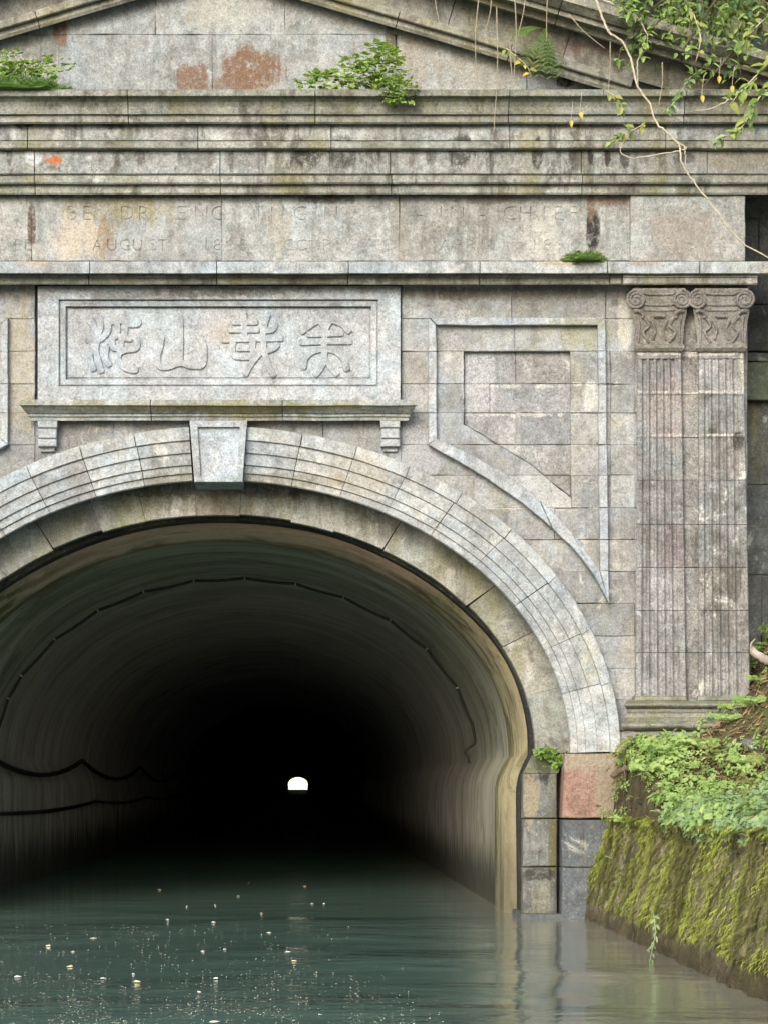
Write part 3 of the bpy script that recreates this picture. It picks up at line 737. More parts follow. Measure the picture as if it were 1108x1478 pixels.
for si, (a0, b0, a1, b1) in enumerate(spec):
    bm = bmesh.new(); prism(bm, pxpoly([(a1 - 1, 1012), (b1 + 1, 1012), (b1, 1004), (a1, 1004)], -.16), -.165, .1, .01, 0, 0)
    pil = obj('pilaster', bm, 'base', portal, label='left fluted pilaster' if si == 0 else 'right fluted pilaster')
    for a, b in zip(YD, YD[1:]):
        drum(pil, lin(a0, a1, a), lin(b0, b1, a), a, lin(a0, a1, b), lin(b0, b1, b), b, a > 512, -.15)
    # capital
    bm = bmesh.new(); xm = (a0 + b0) / 2; hw = (b0 - a0) / 2
    Yc = -.17
    def lathe_rect(rows):
        prev = None
        for y, h, Y in rows:
            k = [bm.verts.new(P(xm - h, y, Y)), bm.verts.new(P(xm + h, y, Y)), bm.verts.new(P(xm + h, y, 0.05)), bm.verts.new(P(xm - h, y, 0.05))]
            if prev:
                for i in range(4): bm.faces.new((prev[i], prev[(i + 1) % 4], k[(i + 1) % 4], k[i]))
            else: bm.faces.new(k)
            prev = k
        bm.faces.new(prev[::-1])
    lathe_rect([(507.5, hw + 1, -.165), (505, hw + 3, -.175), (502, hw + 4.5, -.185), (498, hw + 4.5, -.185), (496, hw + 2, -.17), (492, hw + 2, -.165), (470, hw + 4, -.175), (456, hw + 6.5, -.19), (447, hw + 8, -.2), (440, hw + 5, -.19), (425, hw + 5, -.19), (419, hw + 6, -.2), (416, hw + 6, -.2)])
    bmesh.ops.recalc_face_normals(bm, faces=bm.faces)
    cap = obj('capital', bm, 'cap', pil)
    for sx in (-1, 1):
        bm = bmesh.new(); cx_, cy_ = xm + sx * (hw + 1.0), 432.5
        # volute drum
        fr = [bm.verts.new(P(cx_ + 13.2 * math.cos(q), cy_ + 13.2 * math.sin(q), -.215)) for q in [2 * math.pi * i / 20 for i in range(20)]]
        fm = [bm.verts.new(P(cx_ + 13.2 * math.cos(q), cy_ + 13.2 * math.sin(q), -.215)) for q in [2 * math.pi * i / 20 for i in range(20)]]
        bk = [bm.verts.new(P(cx_ + 13.2 * math.cos(q), cy_ + 13.2 * math.sin(q), -.02)) for q in [2 * math.pi * i / 20 for i in range(20)]]
        bm.faces.new(fr)
        for i in range(20): bm.faces.new((bk[i], bk[(i + 1) % 20], fm[(i + 1) % 20], fm[i]))
        sp = []
        for i in range(46):
            q = i / 45 * 2.4 * 2 * math.pi; r_ = 12.6 * (1 - i / 45) ** .8 + 1.3
            sp.append(P(cx_ + sx * r_ * math.sin(q), cy_ - r_ * math.cos(q), -.217))
        tube(bm, sp, .011, .007, 6)
        bmesh.ops.recalc_face_normals(bm, faces=bm.faces); obj('volute', bm, 'cap', cap)
        bm = bmesh.new(); q0 = xm + sx * (hw + 3)
        tube(bm, spline([P(q0 + sx * 1, 449, -.2), P(q0 - sx * 6, 449, -.21), P(q0 - sx * 12, 455, -.2), P(q0 - sx * 10, 459, -.2)], 4), .017, .010, 6)
        tube(bm, spline([P(q0 - sx * 3, 456, -.19), P(q0 - sx * 6, 470, -.18), P(q0 - sx * 5, 494, -.17)], 4), .014, .008, 6)
        tube(bm, spline([P(q0 - sx * 14, 458, -.19), P(q0 - sx * 20, 470, -.182), P(q0 - sx * 12, 480, -.18), P(q0 - sx * 20, 494, -.175)], 5), .016, .009, 6)
        tube(bm, spline([P(q0 - sx * 24, 462, -.19), P(q0 - sx * 29, 476, -.18), P(q0 - sx * 26, 490, -.175)], 4), .013, .009, 6)
        obj('carved_leaf', bm, 'cap', cap)
    bm = bmesh.new()
    for dy, sag in ((421, 3.5), (437, 3.0), (446, 2)):
        tube(bm, spline([P(xm - hw + 9, dy, -.2), P(xm - hw * .5, dy + sag, -.197), P(xm + hw * .5, dy + sag, -.197), P(xm + hw - 9, dy, -.2)], 4), .010, .010, 6)
    tube(bm, [P(xm - 8, 456.5, -.2), P(xm + 8, 456.5, -.2)], .012, .012, 6)
    obj('carved_band', bm, 'cap', cap)
# strip between the two shafts, in courses
for a, b in zip([413, 507] + YD[2:], [507] + YD[2:-1] + [1013]):
    stone('strip_stone', [(982, b), (1008, b), (1008, a), (982, a)], -.085, .3, 'pil' if a > 500 else 'cap', portal)
# wall behind the pilasters
for a, b in zip(YC, YC[1:]):
    stone('wall_stone', [(916, b), (1078, b), (1078, a), (916, a)], -.02, .45, 'wall', portal)
# common base
tor = []
def arcp(y0, y1, ya, bulge, n=7):
    return [(ya - bulge * math.sin(math.pi * i / (n - 1)), y0 + (y1 - y0) * i / (n - 1)) for i in range(n)]
bp = [(.06, 1011), (-.17, 1011)] + arcp(1012, 1023, -.18, .05) + [(-.185, 1024), (-.185, 1027), (-.175, 1030), (-.19, 1035), (-.215, 1039)] + arcp(1040, 1055, -.22, .06) + [(.06, 1055)]
zr = zz(1055, 0); prof = [(y, zz(py, y) - zr) for y, py in bp]
bm = bmesh.new(); sweep(bm, prof[::-1], (P(922, 1055).x, zr), (P(1074, 1055).x, zr), .55, .55, gap=0); obj('pilaster_base', bm, 'base', portal, smooth=False)
stone('plinth_stone', [(897, 1200), (1092, 1200), (1092, 1056), (897, 1056)], -.24, .4, 'base', portal, bev=.008)

# ---------------------------------------------------------------- entablature
def course(name, mat, joints, prof_px, m_end=0., x_ref=None, ext=None):
    zr = zz(prof_px[0][1], 0); prof = [(y, zz(py, y) - zr) for y, py in prof_px]
    for i, (x0, x1) in enumerate(zip(joints, joints[1:])):
        bm = bmesh.new(); dy = R.uniform(-.003, .003)
        yref = min(y for y, _ in prof)
        sweep(bm, [(y + (dy if y < .0 else 0), n) for y, n in prof], (P(x0, 0, yref).x, zr), (P(x1, 0, yref).x, zr), 0, m_end if i == len(joints) - 2 else 0)
        obj(name, bm, mat, portal)
XL = -290
# ledge + fillet below the inscription
course('ledge_stone', 'ledge', [XL, -60, 130, 313, 503, 692, 876, 1009, 1210], [(.3, 395.5), (.3, 377.5), (-.27, 377.5), (-.275, 379), (-.275, 394), (-.265, 395.5)])
course('fillet_stone', 'cornice', [XL, -60, 128, 313, 502, 692, 880], [(.3, 411), (.3, 396), (-.20, 396), (-.20, 400), (-.17, 401), (-.17, 409), (-.16, 411)])
course('fillet_stone', 'cornice', [898, 1093], [(.3, 411), (.3, 396), (-.235, 396), (-.235, 400), (-.225, 401), (-.225, 409), (-.215, 411)])
course('fillet_stone', 'cornice', [880, 897], [(.3, 411), (.3, 396), (-.2, 396), (-.2, 400), (-.185, 401), (-.185, 409), (-.17, 411)])
# twin fillets above the inscription
course('fillet_stone', 'cornice', [XL, 50, 318, 565, 840, 1082], [(.3, 281), (.3, 252), (-.20, 252), (-.21, 253), (-.21, 263), (-.20, 265.5), (-.165, 266.5), (-.165, 278), (-.155, 281)], m_end=.35)
# stained band
course('band_stone', 'band', [XL, 50, 318, 563, 838, 1020, 1210], [(.3, 252), (.3, 217.5), (-.225, 217.5), (-.23, 219), (-.23, 250), (-.22, 252)])
# fillet, band
course('fillet_stone', 'cornice', [XL, 40, 286, 478, 735, 960, 1210], [(.3, 217.5), (.3, 203.5), (-.275, 203.5), (-.285, 205), (-.285, 213), (-.275, 215), (-.25, 217.5)])
course('band_stone', 'band', [XL, 40, 286, 478, 735, 960, 1210], [(.3, 203), (.3, 179), (-.265, 179), (-.27, 181), (-.27, 202), (-.265, 203)])
# crowning cornice
course('cornice_stone', 'cornice', [XL, -80, 184, 455, 735, 990, 1210], [(.3, 179), (.3, 129), (-.44, 129), (-.45, 131), (-.45, 138), (-.435, 140), (-.41, 142), (-.385, 147), (-.37, 154), (-.365, 161), (-.36, 164.5), (-.335, 166), (-.335, 176), (-.32, 179)])

# inscription frieze, letters cut in
FJ = [(XL, 46), (46, 320), (320, 576), (576, 909)]
frz = [stone('frieze_stone', [(a, 377), (b, 377), (b, 281), (a, 281)], -.08, .3, 'frieze', portal, proud=.002) for a, b in FJ]
stone('frieze_stone', [(909, 377), (1075, 377), (1075, 281), (909, 281)], -.13, .3, 'frieze', portal, proud=.002)
letters = [('A', 0), ('B', 104), ('E', 126), ('D', 184), ('R', 208), ('.', 226), ('E', 262), ('N', 291), ('G', 315), ('.', 330), ('E', 378), ('N', 401), ('G', 434), ('I', 457), ('N', 478), ('E', 509), ('E', 537), ('R', 567), ('-', 606), ('I', 636), ('N', 660), ('-', 696), ('C', 735), ('H', 758), ('I', 785), ('E', 805), ('F', 826)]
letters = [(c, x, 318, 21) for c, x in letters] + [(c, x, 362, 17) for c, x in
    [('N', -18), ('C', 2), ('E', 26), ('D', 44), ('A', 141), ('U', 162), ('G', 181), ('U', 199), ('S', 221), ('T', 235), ('1', 298), ('8', 314), ('8', 333), ('5', 351), ('C', 417), ('O', 437), ('M', 454), ('P', 471), ('L', 490), ('E', 508), ('T', 527), ('E', 546), ('D', 563), ('A', 642), ('P', 660), ('R', 679), ('I', 695), ('L', 711), ('1', 771), ('8', 789), ('9', 808), ('0', 828)]]
bmL = [bmesh.new() for _ in FJ]
for ch, px, base, hgt in letters:
    cu = bpy.data.curves.new('letter', 'FONT'); cu.body = ch; cu.align_x = 'CENTER'; cu.size = hgt * S / .70; cu.offset = -.0026; cu.resolution_u = 3
    o = bpy.data.objects.new('letter', cu); C.objects.link(o)
    me = bpy.data.meshes.new_from_object(o.evaluated_get(bpy.context.evaluated_depsgraph_get()))
    bpy.data.objects.remove(o); bpy.data.curves.remove(cu)
    p = P(px, base, -.08); tb = bmesh.new(); tb.from_mesh(me); bpy.data.meshes.remove(me)
    bmesh.ops.remove_doubles(tb, verts=tb.verts, dist=1e-5)
    r_ = bmesh.ops.extrude_face_region(tb, geom=tb.faces[:])
    bmesh.ops.translate(tb, verts=[v for v in r_['geom'] if isinstance(v, bmesh.types.BMVert)], vec=(0, 0, .06))
    dep = R.choice((.004, .006, .0075))
    for v in tb.verts: v.co = Vector((p.x + v.co.x, -.08 + dep - v.co.z, p.z + v.co.y))
    bmesh.ops.recalc_face_normals(tb, faces=tb.faces)
    tm = bpy.data.meshes.new('t'); tb.to_mesh(tm); tb.free()
    k = next(i for i, (a, b) in enumerate(FJ) if a <= px < b); bmL[k].from_mesh(tm); bpy.data.meshes.remove(tm)
for o, b_ in zip(frz, bmL):
    if not len(b_.verts): b_.free(); continue
    me = bpy.data.meshes.new('cutter'); b_.to_mesh(me); b_.free()
    cut = bpy.data.objects.new('cutter', me); C.objects.link(cut)
    md = o.modifiers.new('cut', 'BOOLEAN'); md.operation = 'DIFFERENCE'; md.object = cut; md.solver = 'EXACT'; md.use_self = True
    dg = bpy.context.evaluated_depsgraph_get(); dg.update()
    nm = bpy.data.meshes.new_from_object(o.evaluated_get(dg)); o.modifiers.clear(); old = o.data; o.data = nm
    bpy.data.objects.remove(cut); bpy.data.meshes.remove(old); nm.name = 'frieze_stone'

# pediment: tympanum rows, raking mouldings
for y0, y1, js in ((50, 131, [XL, -60, 60, 307, 571, 760, 960, 1140]), (-2, 50, [-120, 40, 225, 411, 610, 800]), (-48, -2, [60, 310, 540, 700])):
    for a, b in zip(js, js[1:]): stone('tympanum_stone', rect(a, y0, b, y1), 0, .4, 'tymp', portal)
SL = .295
def rake(name, mat, side, Yoff, prof_px, cuts):
    # prof_px in vertical survey units relative to the lower edge at x=724
    zr0 = lambda x: zz(84 + (x - 724) * SL, 0)
    prof = [(y, zz(84 + dv_, y) - zz(84, 0)) for y, dv_ in prof_px]
    for a, b in zip(cuts, cuts[1:]):
        bm = bmesh.new()
        pa, pb = (P(a, 0).x, zr0(a)), (P(b, 0).x, zr0(b))
        if side < 0:
            f = lambda q: (2 * P(CX, 0).x - q[0], q[1]); pa, pb = f(pb), f(pa)
        sweep(bm, prof, pa, pb); obj(name, bm, mat, portal)
for side in (1, -1):
    rake('raking_moulding', 'rake', side, 0, [(.3, 2), (.3, -24), (-.17, -24), (-.175, -22), (-.175, -14), (-.165, -12), (-.13, -11), (-.13, -3), (-.115, 2)], [318, 420, 572, 732, 905])
    rake('raking_band_stone', 'rakeband', side, 0, [(.3, -24), (.3, -66), (-.10, -66), (-.10, -24)], [318, 470, 640, 804, 1000, 1210])
    rake('raking_cornice_stone', 'rake', side, 0, [(.4, -66), (.4, -116), (-.50, -116), (-.51, -113), (-.51, -104), (-.49, -101), (-.46, -96), (-.43, -91), (-.40, -90), (-.40, -82), (-.36, -81), (-.29, -77), (-.29, -68), (-.27, -66)], [318, 420, 600, 780, 960, 1210])

# mortar core behind every stone
bm = bmesh.new()
for k in range(len(YC) - 1):
    for side in (1, -1):
        ys = [YC[k] + (YC[k + 1] - YC[k]) * i / 4 for i in range(5)]
        left = [(max(316, arch_x(y) + 3) if y > 621 else 316, y) for y in ys]
        prism(bm, pxpoly(mir(left + [(1070, YC[k + 1]), (1070, YC[k])], side), .06), .06, .44, .001, 0, 0)
core = obj('mortar_core', bm, 'mortar', portal)
for a, b, Y in ((-48, 131, .03),):
    bm = bmesh.new(); prism(bm, pxpoly(rect(-120, a, 960, b), Y), Y, .39, .001, 0, 0); obj('mortar_core', bm, 'mortar', portal)

# ---------------------------------------------------------------- the vault behind
vault = thing('tunnel_vault', (P(CX, WY, 0).x, 1.2, 0), 'long dark concrete vault of the canal tunnel seen through the stone arch', 'tunnel')
def section(a, b, step, n=56, foot=-1.2, cy=1087.):
    pts = [(CX - a + step, 0, foot), (CX - a + step, 0, (WY - 1300) * S)]
    out = []
    low = [(-a + step, WY + 200), (-a + step, 1300), (-a + step, 1180), (-a + step * .93, 1135), (-a + step * .75, 1118), (-a + step * .45, 1104), (-a + step * .15, 1092)]
    out += low
    for i in range(n + 1):
        t = rad(-90 + 180 * i / n); out.append((a * math.sin(t), cy - b * math.cos(t)))
    out += [(-x, y) for x, y in low[::-1]]
    return [((CX + x - VX) * S, (WY - y) * S) for x, y in out]
def vault_part(name, mat, rows, par=vault, smooth=True, nz=.012):
    bm = bmesh.new(); prev = None
    for (Y, a, b, st, *cy_) in rows:
        pr = section(a, b, st, cy=cy_[0] if cy_ else 1087.)
        ring_ = []
        for i, (x, z) in enumerate(pr):
            f = nz * noise.noise(Vector((x * 1.2, Y * .9, z * 1.2)))
            ring_.append(bm.verts.new((x * (1 + f * .5), Y + f * .5, z + f * (z > .1))))
        if prev:
            for i in range(len(pr) - 1): bm.faces.new((prev[i], prev[i + 1], ring_[i + 1], ring_[i]))
        prev = ring_
    bmesh.ops.recalc_face_normals(bm, faces=bm.faces)
    return obj(name, bm, mat, par, smooth=smooth)
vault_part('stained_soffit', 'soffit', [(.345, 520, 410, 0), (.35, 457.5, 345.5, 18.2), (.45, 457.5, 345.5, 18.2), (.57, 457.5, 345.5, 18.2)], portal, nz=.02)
vault_part('concrete_collar', 'collar', [(.59, 520, 410, 12), (.58, 459, 347, 15), (.59, 455, 344, 18), (.64, 450.5, 340, 21), (.76, 447.5, 337.5, 23), (.95, 446, 336.5, 24), (1.2, 444.5, 335.5, 24), (1.45, 445, 336, 23), (1.55, 449, 340, 21)])
def rows(y0, y1, n, a, b, st): return [(y0 + (y1 - y0) * i / n, a, b, st) for i in range(n + 1)]
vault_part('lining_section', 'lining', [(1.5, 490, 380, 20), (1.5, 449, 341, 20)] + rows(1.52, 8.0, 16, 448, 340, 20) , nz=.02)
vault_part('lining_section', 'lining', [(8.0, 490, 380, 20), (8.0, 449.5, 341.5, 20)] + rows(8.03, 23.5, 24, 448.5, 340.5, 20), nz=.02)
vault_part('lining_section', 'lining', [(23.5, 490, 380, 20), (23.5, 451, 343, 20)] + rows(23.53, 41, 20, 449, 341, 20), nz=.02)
vault_part('dark_lining', 'darklining', [(41, 490, 380, 10), (41, 446, 338, 14)] + rows(41.05, 519, 30, 449, 340, 12) , nz=.01)  # much darker lining from here to the far end

# cables
def cable(label, pts, r, clips, group):
    t = thing('cable', pts[0], label, 'cable', group)
    bm = bmesh.new(); tube(bm, pts, r, r, 6); obj('cable_run', bm, 'cable', t, smooth=True)
    for q in clips:
        bm = bmesh.new(); bmesh.ops.create_icosphere(bm, subdivisions=1, radius=r * 1.2); bmesh.ops.translate(bm, verts=bm.verts, vec=q); obj('cable_clip', bm, 'clip', t)
    return t
Yk = 4.4
cp = [(-36, 1060), (-2, 1004), (23, 972), (72, 918), (137, 876), (204, 848), (278, 830), (354, 827), (429, 836), (498, 859), (565, 894), (615, 937), (658, 993), (680, 1045)]
def onvault(px, py, Y, off):
    q = P(px, py, Y); c = Vector(((CX - VX) * S, Y, (WY - 1087) * S)); d = q - c
    e = math.sqrt((d.x / ((448 * S) - off)) ** 2 + (max(0, d.z) / ((340 * S) - off)) ** 2)
    return c + d / e if e > 0 and d.z > 0 else q
hk = [onvault(x, y, Yk, .05) for x, y in cp]
pts = []
for a, b in zip(hk, hk[1:]):
    for i in range(6):
        s = i / 6; q = a.lerp(b, s); out_ = (q - Vector(((CX - VX) * S, Yk, .6))).normalized(); pts.append(q + Vector((0, 0, -.010 * 4 * s * (1 - s))) )
pts.append(hk[-1])
hang = [P(684, 1062, Yk), P(684, 1073, Yk), P(676, 1079, Yk), P(671, 1086, Yk), P(675, 1092, Yk), P(676, 1102, Yk)]
pts += spline([hk[-1]] + hang, 4)[1:]
cable('black cable looped round the vault crown on pale clips, one end hanging loose', pts, .016, hk[:-1], 'cables fixed inside the tunnel')
XW = (CX - 448 + 18 - VX) * S
def wallpt(px, hz): # on the left wall, seen at survey px
    k = (px - VX) * S / XW; Y = D / k - D
    return Vector((XW + .05, Y, hz))
def wallcable(label, xs, hs, sag, r):
    hk = [wallpt(x, EYE + h * S) for x, h in zip(xs, hs)]; pts = []
    for a, b in zip(hk, hk[1:]):
        for i in range(10):
            s = i / 10; pts.append(a.lerp(b, s) + Vector((0, 0, -sag * 4 * s * (1 - s) * min(1, (b - a).length / 10))))
    pts.append(hk[-1]); cable(label, pts, r, hk[1:-1], 'cables fixed inside the tunnel')
def wx(Y): return VX + XW / S * D / (D + Y)
ys_ = [2.6, 12, 22.5, 33, 41]
wallcable('thick black cable sagging between hooks high on the left tunnel wall', [wx(y) for y in ys_], [63, 62, 63, 55, 50], .24, .03)
wallcable('thin black cable running level below the sagging one on the left tunnel wall', [wx(y) for y in (2.6, 14, 24, 34, 41)], [-46, -41, -40, -40, -40], .06, .024)

# ---------------------------------------------------------------- ground, water, banks
def sst(x, a, b):
    t = max(0., min(1., (x - a) / (b - a))); return t * t * (3 - 2 * t)
def fb(x, y, z=0., o=4):
    return noise.fractal(Vector((x, y, z)), 1., 2., o)

bm = bmesh.new()
f = [bm.verts.new(p) for p in ((-700, -700, -1.25), (700, -700, -1.25), (700, 900, -1.25), (-700, 900, -1.25))]; bm.faces.new(f)
obj('ground', bm, 'bed', kind='structure', centre=False)
bm = bmesh.new()
f = [bm.verts.new(p) for p in ((-9, -70, 0), (6, -70, 0), (6, 640, 0), (-9, 640, 0))]; bm.faces.new(f)
obj('canal_water', bm, 'water', kind='structure', centre=False)

FOOT, TOP, ZT = 408 * S, 444 * S, 147 * S
def bank_h(X, Y):
    d = X / S - 446; t = sst(Y, -2.6, -.75)
    e = max(d, 0); zf = 148 + e * .22 + 60 * sst(e, 120, 420)
    zb = 148 + 82 * sst(d, -2, 12)
    for x0, x1, k in ((12, 110, .24), (110, 160, .7), (160, 190, .9), (190, 260, 1.5), (260, 900, .6)): zb += k * (min(max(e, x0), x1) - x0)
    z = zf + (zb - zf) * t
    z += 9 * fb(X * 1.3, Y * 1.3, 2) + 4 * fb(X * 5, Y * 5, 7)
    z -= 14 * sst(-d, -14, 4)
    return z * S
bm = bmesh.new(); nx, ny = 70, 150; grid = []
for j in range(ny + 1):
    Y = .75 - 17 * (j / ny) ** 1.5; row = []
    for i in range(nx + 1):
        X = (434 + 8 * (1 - j / ny)) * S + 6.5 * (i / nx) ** 1.9
        row.append(bm.verts.new((X, Y, bank_h(X, Y) - (.05 if i == 0 else 0))))
    grid.append(row)
for j in range(ny):
    for i in range(nx): bm.faces.new((grid[j][i], grid[j][i + 1], grid[j + 1][i + 1], grid[j + 1][i]))
bmesh.ops.recalc_face_normals(bm, faces=bm.faces)
obj('canal_bank', bm, 'soil', smooth=True, kind='structure')
# opposite bank, outside the picture
bm = bmesh.new(); grid = []
for j in range(21):
    Y = .3 - 15 * j / 20; row = []
    for i, (dx, z) in enumerate(((0, -1.2), (.25, .8), (1.2, 1.1), (5, 2.6), (12, 5))):
        X = -3.75 - dx; row.append(bm.verts.new((X, Y, z + .15 * fb(X, Y))))
    grid.append(row)
for j in range(20):
    for i in range(4): bm.faces.new((grid[j][i], grid[j + 1][i], grid[j + 1][i + 1], grid[j][i + 1]))
bmesh.ops.recalc_face_normals(bm, faces=bm.faces); obj('canal_bank', bm, 'soil', smooth=True, kind='structure')
# hill the tunnel runs through
bm = bmesh.new(); grid = []
for j in range(45):
    Y = 1.35 + 503 * (j / 44) ** 2.2; row = []
    for i in range(41):
        X = -75 + 150 * i / 40
        z = 7.7 + 34 * (1 - math.exp(-(Y - 1.35) / 40)) * sst(505 - Y, 0, 60) + 1.2 * fb(X * .1, Y * .1)
        z -= .010 * X * X * .5 * (1 if Y > 3 else .2)
        if j == 0: z = min(z, 7.6)
        row.append(bm.verts.new((X, Y, max(z, .5))))
    grid.append(row)
for j in range(44):
    for i in range(40): bm.faces.new((grid[j][i], grid[j][i + 1], grid[j + 1][i + 1], grid[j + 1][i]))
for i in range(40):   # face of the cutting either side of the portal
    a, b = grid[0][i], grid[0][i + 1]
    if b.co.x < -3.5 or a.co.x > 4.6:
        c = bm.verts.new((b.co.x, 1.35, -1.3)); d = bm.verts.new((a.co.x, 1.35, -1.3)); bm.faces.new((a, d, c, b))
bmesh.ops.recalc_face_normals(bm, faces=bm.faces); obj('hillside', bm, 'hill', smooth=True, kind='structure', centre=False)

bm = bmesh.new(); prism(bm, [(-40, -1.2), (40, -1.2), (40, 9), (-40, 9)], 566, 568, .02, 0, 0)
obj('exit_backing', bm, 'concrete', label='pale backing added beyond the far end of the tunnel to make it a bright spot', cat='wall')  # added past the exit so that the opening shows bright
# wing wall, set back on the right of the portal
wing = thing('wing_wall', (P(1180, WY, .7).x, .7, 0), 'dark set back stone side wall with a green band, right of the right pilaster', 'wall')
for a, b, m_ in ((252, 315, 'wing'), (315, 378, 'wing'), (378, 440, 'wing'), (440, 507, 'wing'), (509, 521, 'wing'), (523, 577, 'winggreen'), (579, 700, 'wing'), (700, 830, 'wing'), (830, 1010, 'wing')):
    j = [1040, 1100 + R.randint(-12, 30), 1260, 1420]
    if b in (577, 521): j = [1040, 1420]
    for x0, x1 in zip(j, j[1:]):
        stone('wall_stone', rect(x0, a, x1, b), .62 if b == 577 else (.66 if b == 521 else .72), 1.3, m_, wing, bev=.008, jit=.003, proud=.01)
stone('light_stop_slab', rect(1062, 129, 1430, 252), .31, 1.3, 'wing', wing, proud=0)  # hidden slab added to keep light out of the gap above the niche

# ---------------------------------------------------------------- leaf builders
def frame(d, up=Vector((0, 0, 1))):
    d = d.normalized(); s = d.cross(up)
    if s.length < .05: s = d.cross(Vector((0, 1, 0)))
    s.normalize(); return d, s, s.cross(d)
def add_leaf(bm, base, d, nrm, L, W, droop=.2, mi=0):
    d = d.normalized(); s = d.cross(nrm)
    if s.length < .01: s = d.cross(Vector((.3, .5, .8)))
    s.normalize(); n = s.cross(d)
    def q(a, b, h): return bm.verts.new(base + d * L * a + s * W * b + n * (h * W) - n * droop * L * a * a)
    b0, t = q(0, 0, 0), q(1, 0, 0); c1, c2 = q(.35, 0, -.05), q(.7, 0, -.04)
    l1, l2, r1, r2 = q(.3, .5, .13), q(.68, .36, .1), q(.3, -.5, .13), q(.68, -.36, .1)
    for f in ((b0, c1, l1), (l1, c1, c2, l2), (l2, c2, t), (b0, r1, c1), (c1, r1, r2, c2), (c2, r2, t)):
        bm.faces.new(f).material_index = mi
def leaf_mesh(name, mats, kind='simple', L=.1, W=.05, droop=.25):
    bm = bmesh.new(); Z = Vector((0, 0, 1))
    if kind == 'simple': add_leaf(bm, Vector((0, 0, 0)), Vector((0, 1, 0)), Z, L, W, droop)
    else:
        for a in ((0, 62, -62) if kind == 'three' else (0, 50, -50, 110, -110)):
            d = Vector((math.sin(rad(a)), math.cos(rad(a)), .1)); b0 = Vector((0, L * .25, 0))
            add_leaf(bm, b0, d, Z, L * (.7 if a == 0 else .58), W * .8, droop)
    me = bpy.data.meshes.new(name); bm.to_mesh(me); bm.free()
    me.materials.append(M[mats]); return me
def rv(): 
    while True:
        v = Vector((R.uniform(-1, 1), R.uniform(-1, 1), R.uniform(-1, 1)))
        if .05 < v.length < 1: return v.normalized()
def place(p, d, up, s):
    d = d.normalized(); x = d.cross(up)
    if x.length < .05: x = d.cross(Vector((.1, .9, .3)))
    x.normalize(); z = x.cross(d)
    return Matrix(((x.x * s, d.x * s, z.x * s, p.x), (x.y * s, d.y * s, z.y * s, p.y), (x.z * s, d.z * s, z.z * s, p.z), (0, 0, 0, 1)))

def bushy_weed(name, label, cat, base, blobs, leafkind, mat, L, W, stems, group=None):
    """blobs: (px,py,Y, rx,rz, count) leaves filling ellipsoids, each on a stem from base"""
    t = thing(name, base, label, cat, group)
    mes = [leaf_mesh('leaf', mat, leafkind, L * k, W * k, dr) for k, dr in ((1, .25), (.8, .35), (1.15, .15))]
    cents = []
    for (px, py, Y, rx, rz, cnt) in blobs:
        c = P(px, py, Y); cents.append(c)
        for i in range(cnt):
            v = rv() * R.random() ** .4
            p = c + Vector((v.x * rx * S, v.y * min(rx, rz) * S * .9, v.z * rz * S))
            d = Vector((v.x * .8 + R.uniform(-.5, .5), v.y * .6 - .55, v.z * .5 + R.uniform(-.5, .25)))
            up = Vector((R.uniform(-.4, .4), -.45 + R.uniform(-.3, .3), 1))
            inst('leaf', R.choice(mes), t, place(p, d, up, R.uniform(.7, 1.2)))
    for i in range(stems):
        c = cents[i % len(cents)]; rx, rz = blobs[i % len(cents)][3:5]
        e = c + Vector((R.uniform(-.6, .6) * rx * S, R.uniform(-.05, .05), R.uniform(-.3, .6) * rz * S))
        b0 = base + Vector((R.uniform(-.03, .03), R.uniform(-.02, .02), 0)); mdl = b0.lerp(e, .5) + Vector((0, -.02, .05))
        bm = bmesh.new(); tube(bm, spline([b0, mdl, e], 4), .004, .002, 5); obj('stem', bm, 'leaf_mid', t)
    return t

def moss_cushion(label, px, py, Y, rx, rz, mat, n, group=None):
    c = P(px, py, Y); bm = bmesh.new()
    bmesh.ops.create_icosphere(bm, subdivisions=3, radius=1)
    for v in bm.verts:
        k = 1 + .3 * fb(v.co.x * 2, v.co.y * 2, v.co.z * 2); v.co = c + Vector((v.co.x * rx * S * k, v.co.y * .16 * k, max(v.co.z, -.3) * rz * S * k + .02 * fb(v.co.x * 9, v.co.y * 9, 1)))
    for i in range(n):
        v = rv(); v.z = abs(v.z) * .9; k = 1 + .3 * fb(v.x * 2, v.y * 2, v.z * 2)
        p = c + Vector((v.x * rx * S * k, v.y * .16 * k, v.z * rz * S * k))
        add_leaf(bm, p, v + rv() * .8, rv(), R.uniform(.02, .05), .007, .3)
    return tag(obj('moss_cushion', bm, mat), label, 'moss', group)

# weeds rooted on the cornice, the ledge and the pier
bushy_weed('cornice_weed', 'bright green bushy weed sprouting on the cornice under the pediment, nearest its middle', 'weed', P(540, 129, -.33),
    [(556, 100, -.36, 36, 28, 150), (574, 130, -.46, 26, 18, 90), (515, 104, -.33, 32, 24, 110), (462, 117, -.30, 34, 10, 60), (550, 76, -.33, 22, 14, 44)], 'three', 'leaf_bright', .062, .046, 22, 'weeds on the cornice')
bushy_weed('cornice_weed', 'leafy green weed on the cornice at the left edge above a moss cushion', 'weed', P(30, 122, -.33),
    [(22, 92, -.33, 36, 18, 95), (74, 96, -.30, 32, 14, 60), (5, 108, -.36, 24, 14, 50)], 'three', 'leaf_bright', .06, .044, 18, 'weeds on the cornice')
moss_cushion('dark green moss cushion on the left end of the cornice below the weed', 28, 131, -.36, 66, 14, 'fern', 1500)
moss_cushion('small green moss tuft on the ledge under the black drip stain', 842, 378, -.2, 30, 10, 'fern', 500)
bushy_weed('ledge_weed', 'low fern like tuft growing out of the moss on the ledge', 'weed', P(838, 377, -.2), [(836, 374, -.24, 34, 9, 34)], 'five', 'fern', .05, .03, 6)
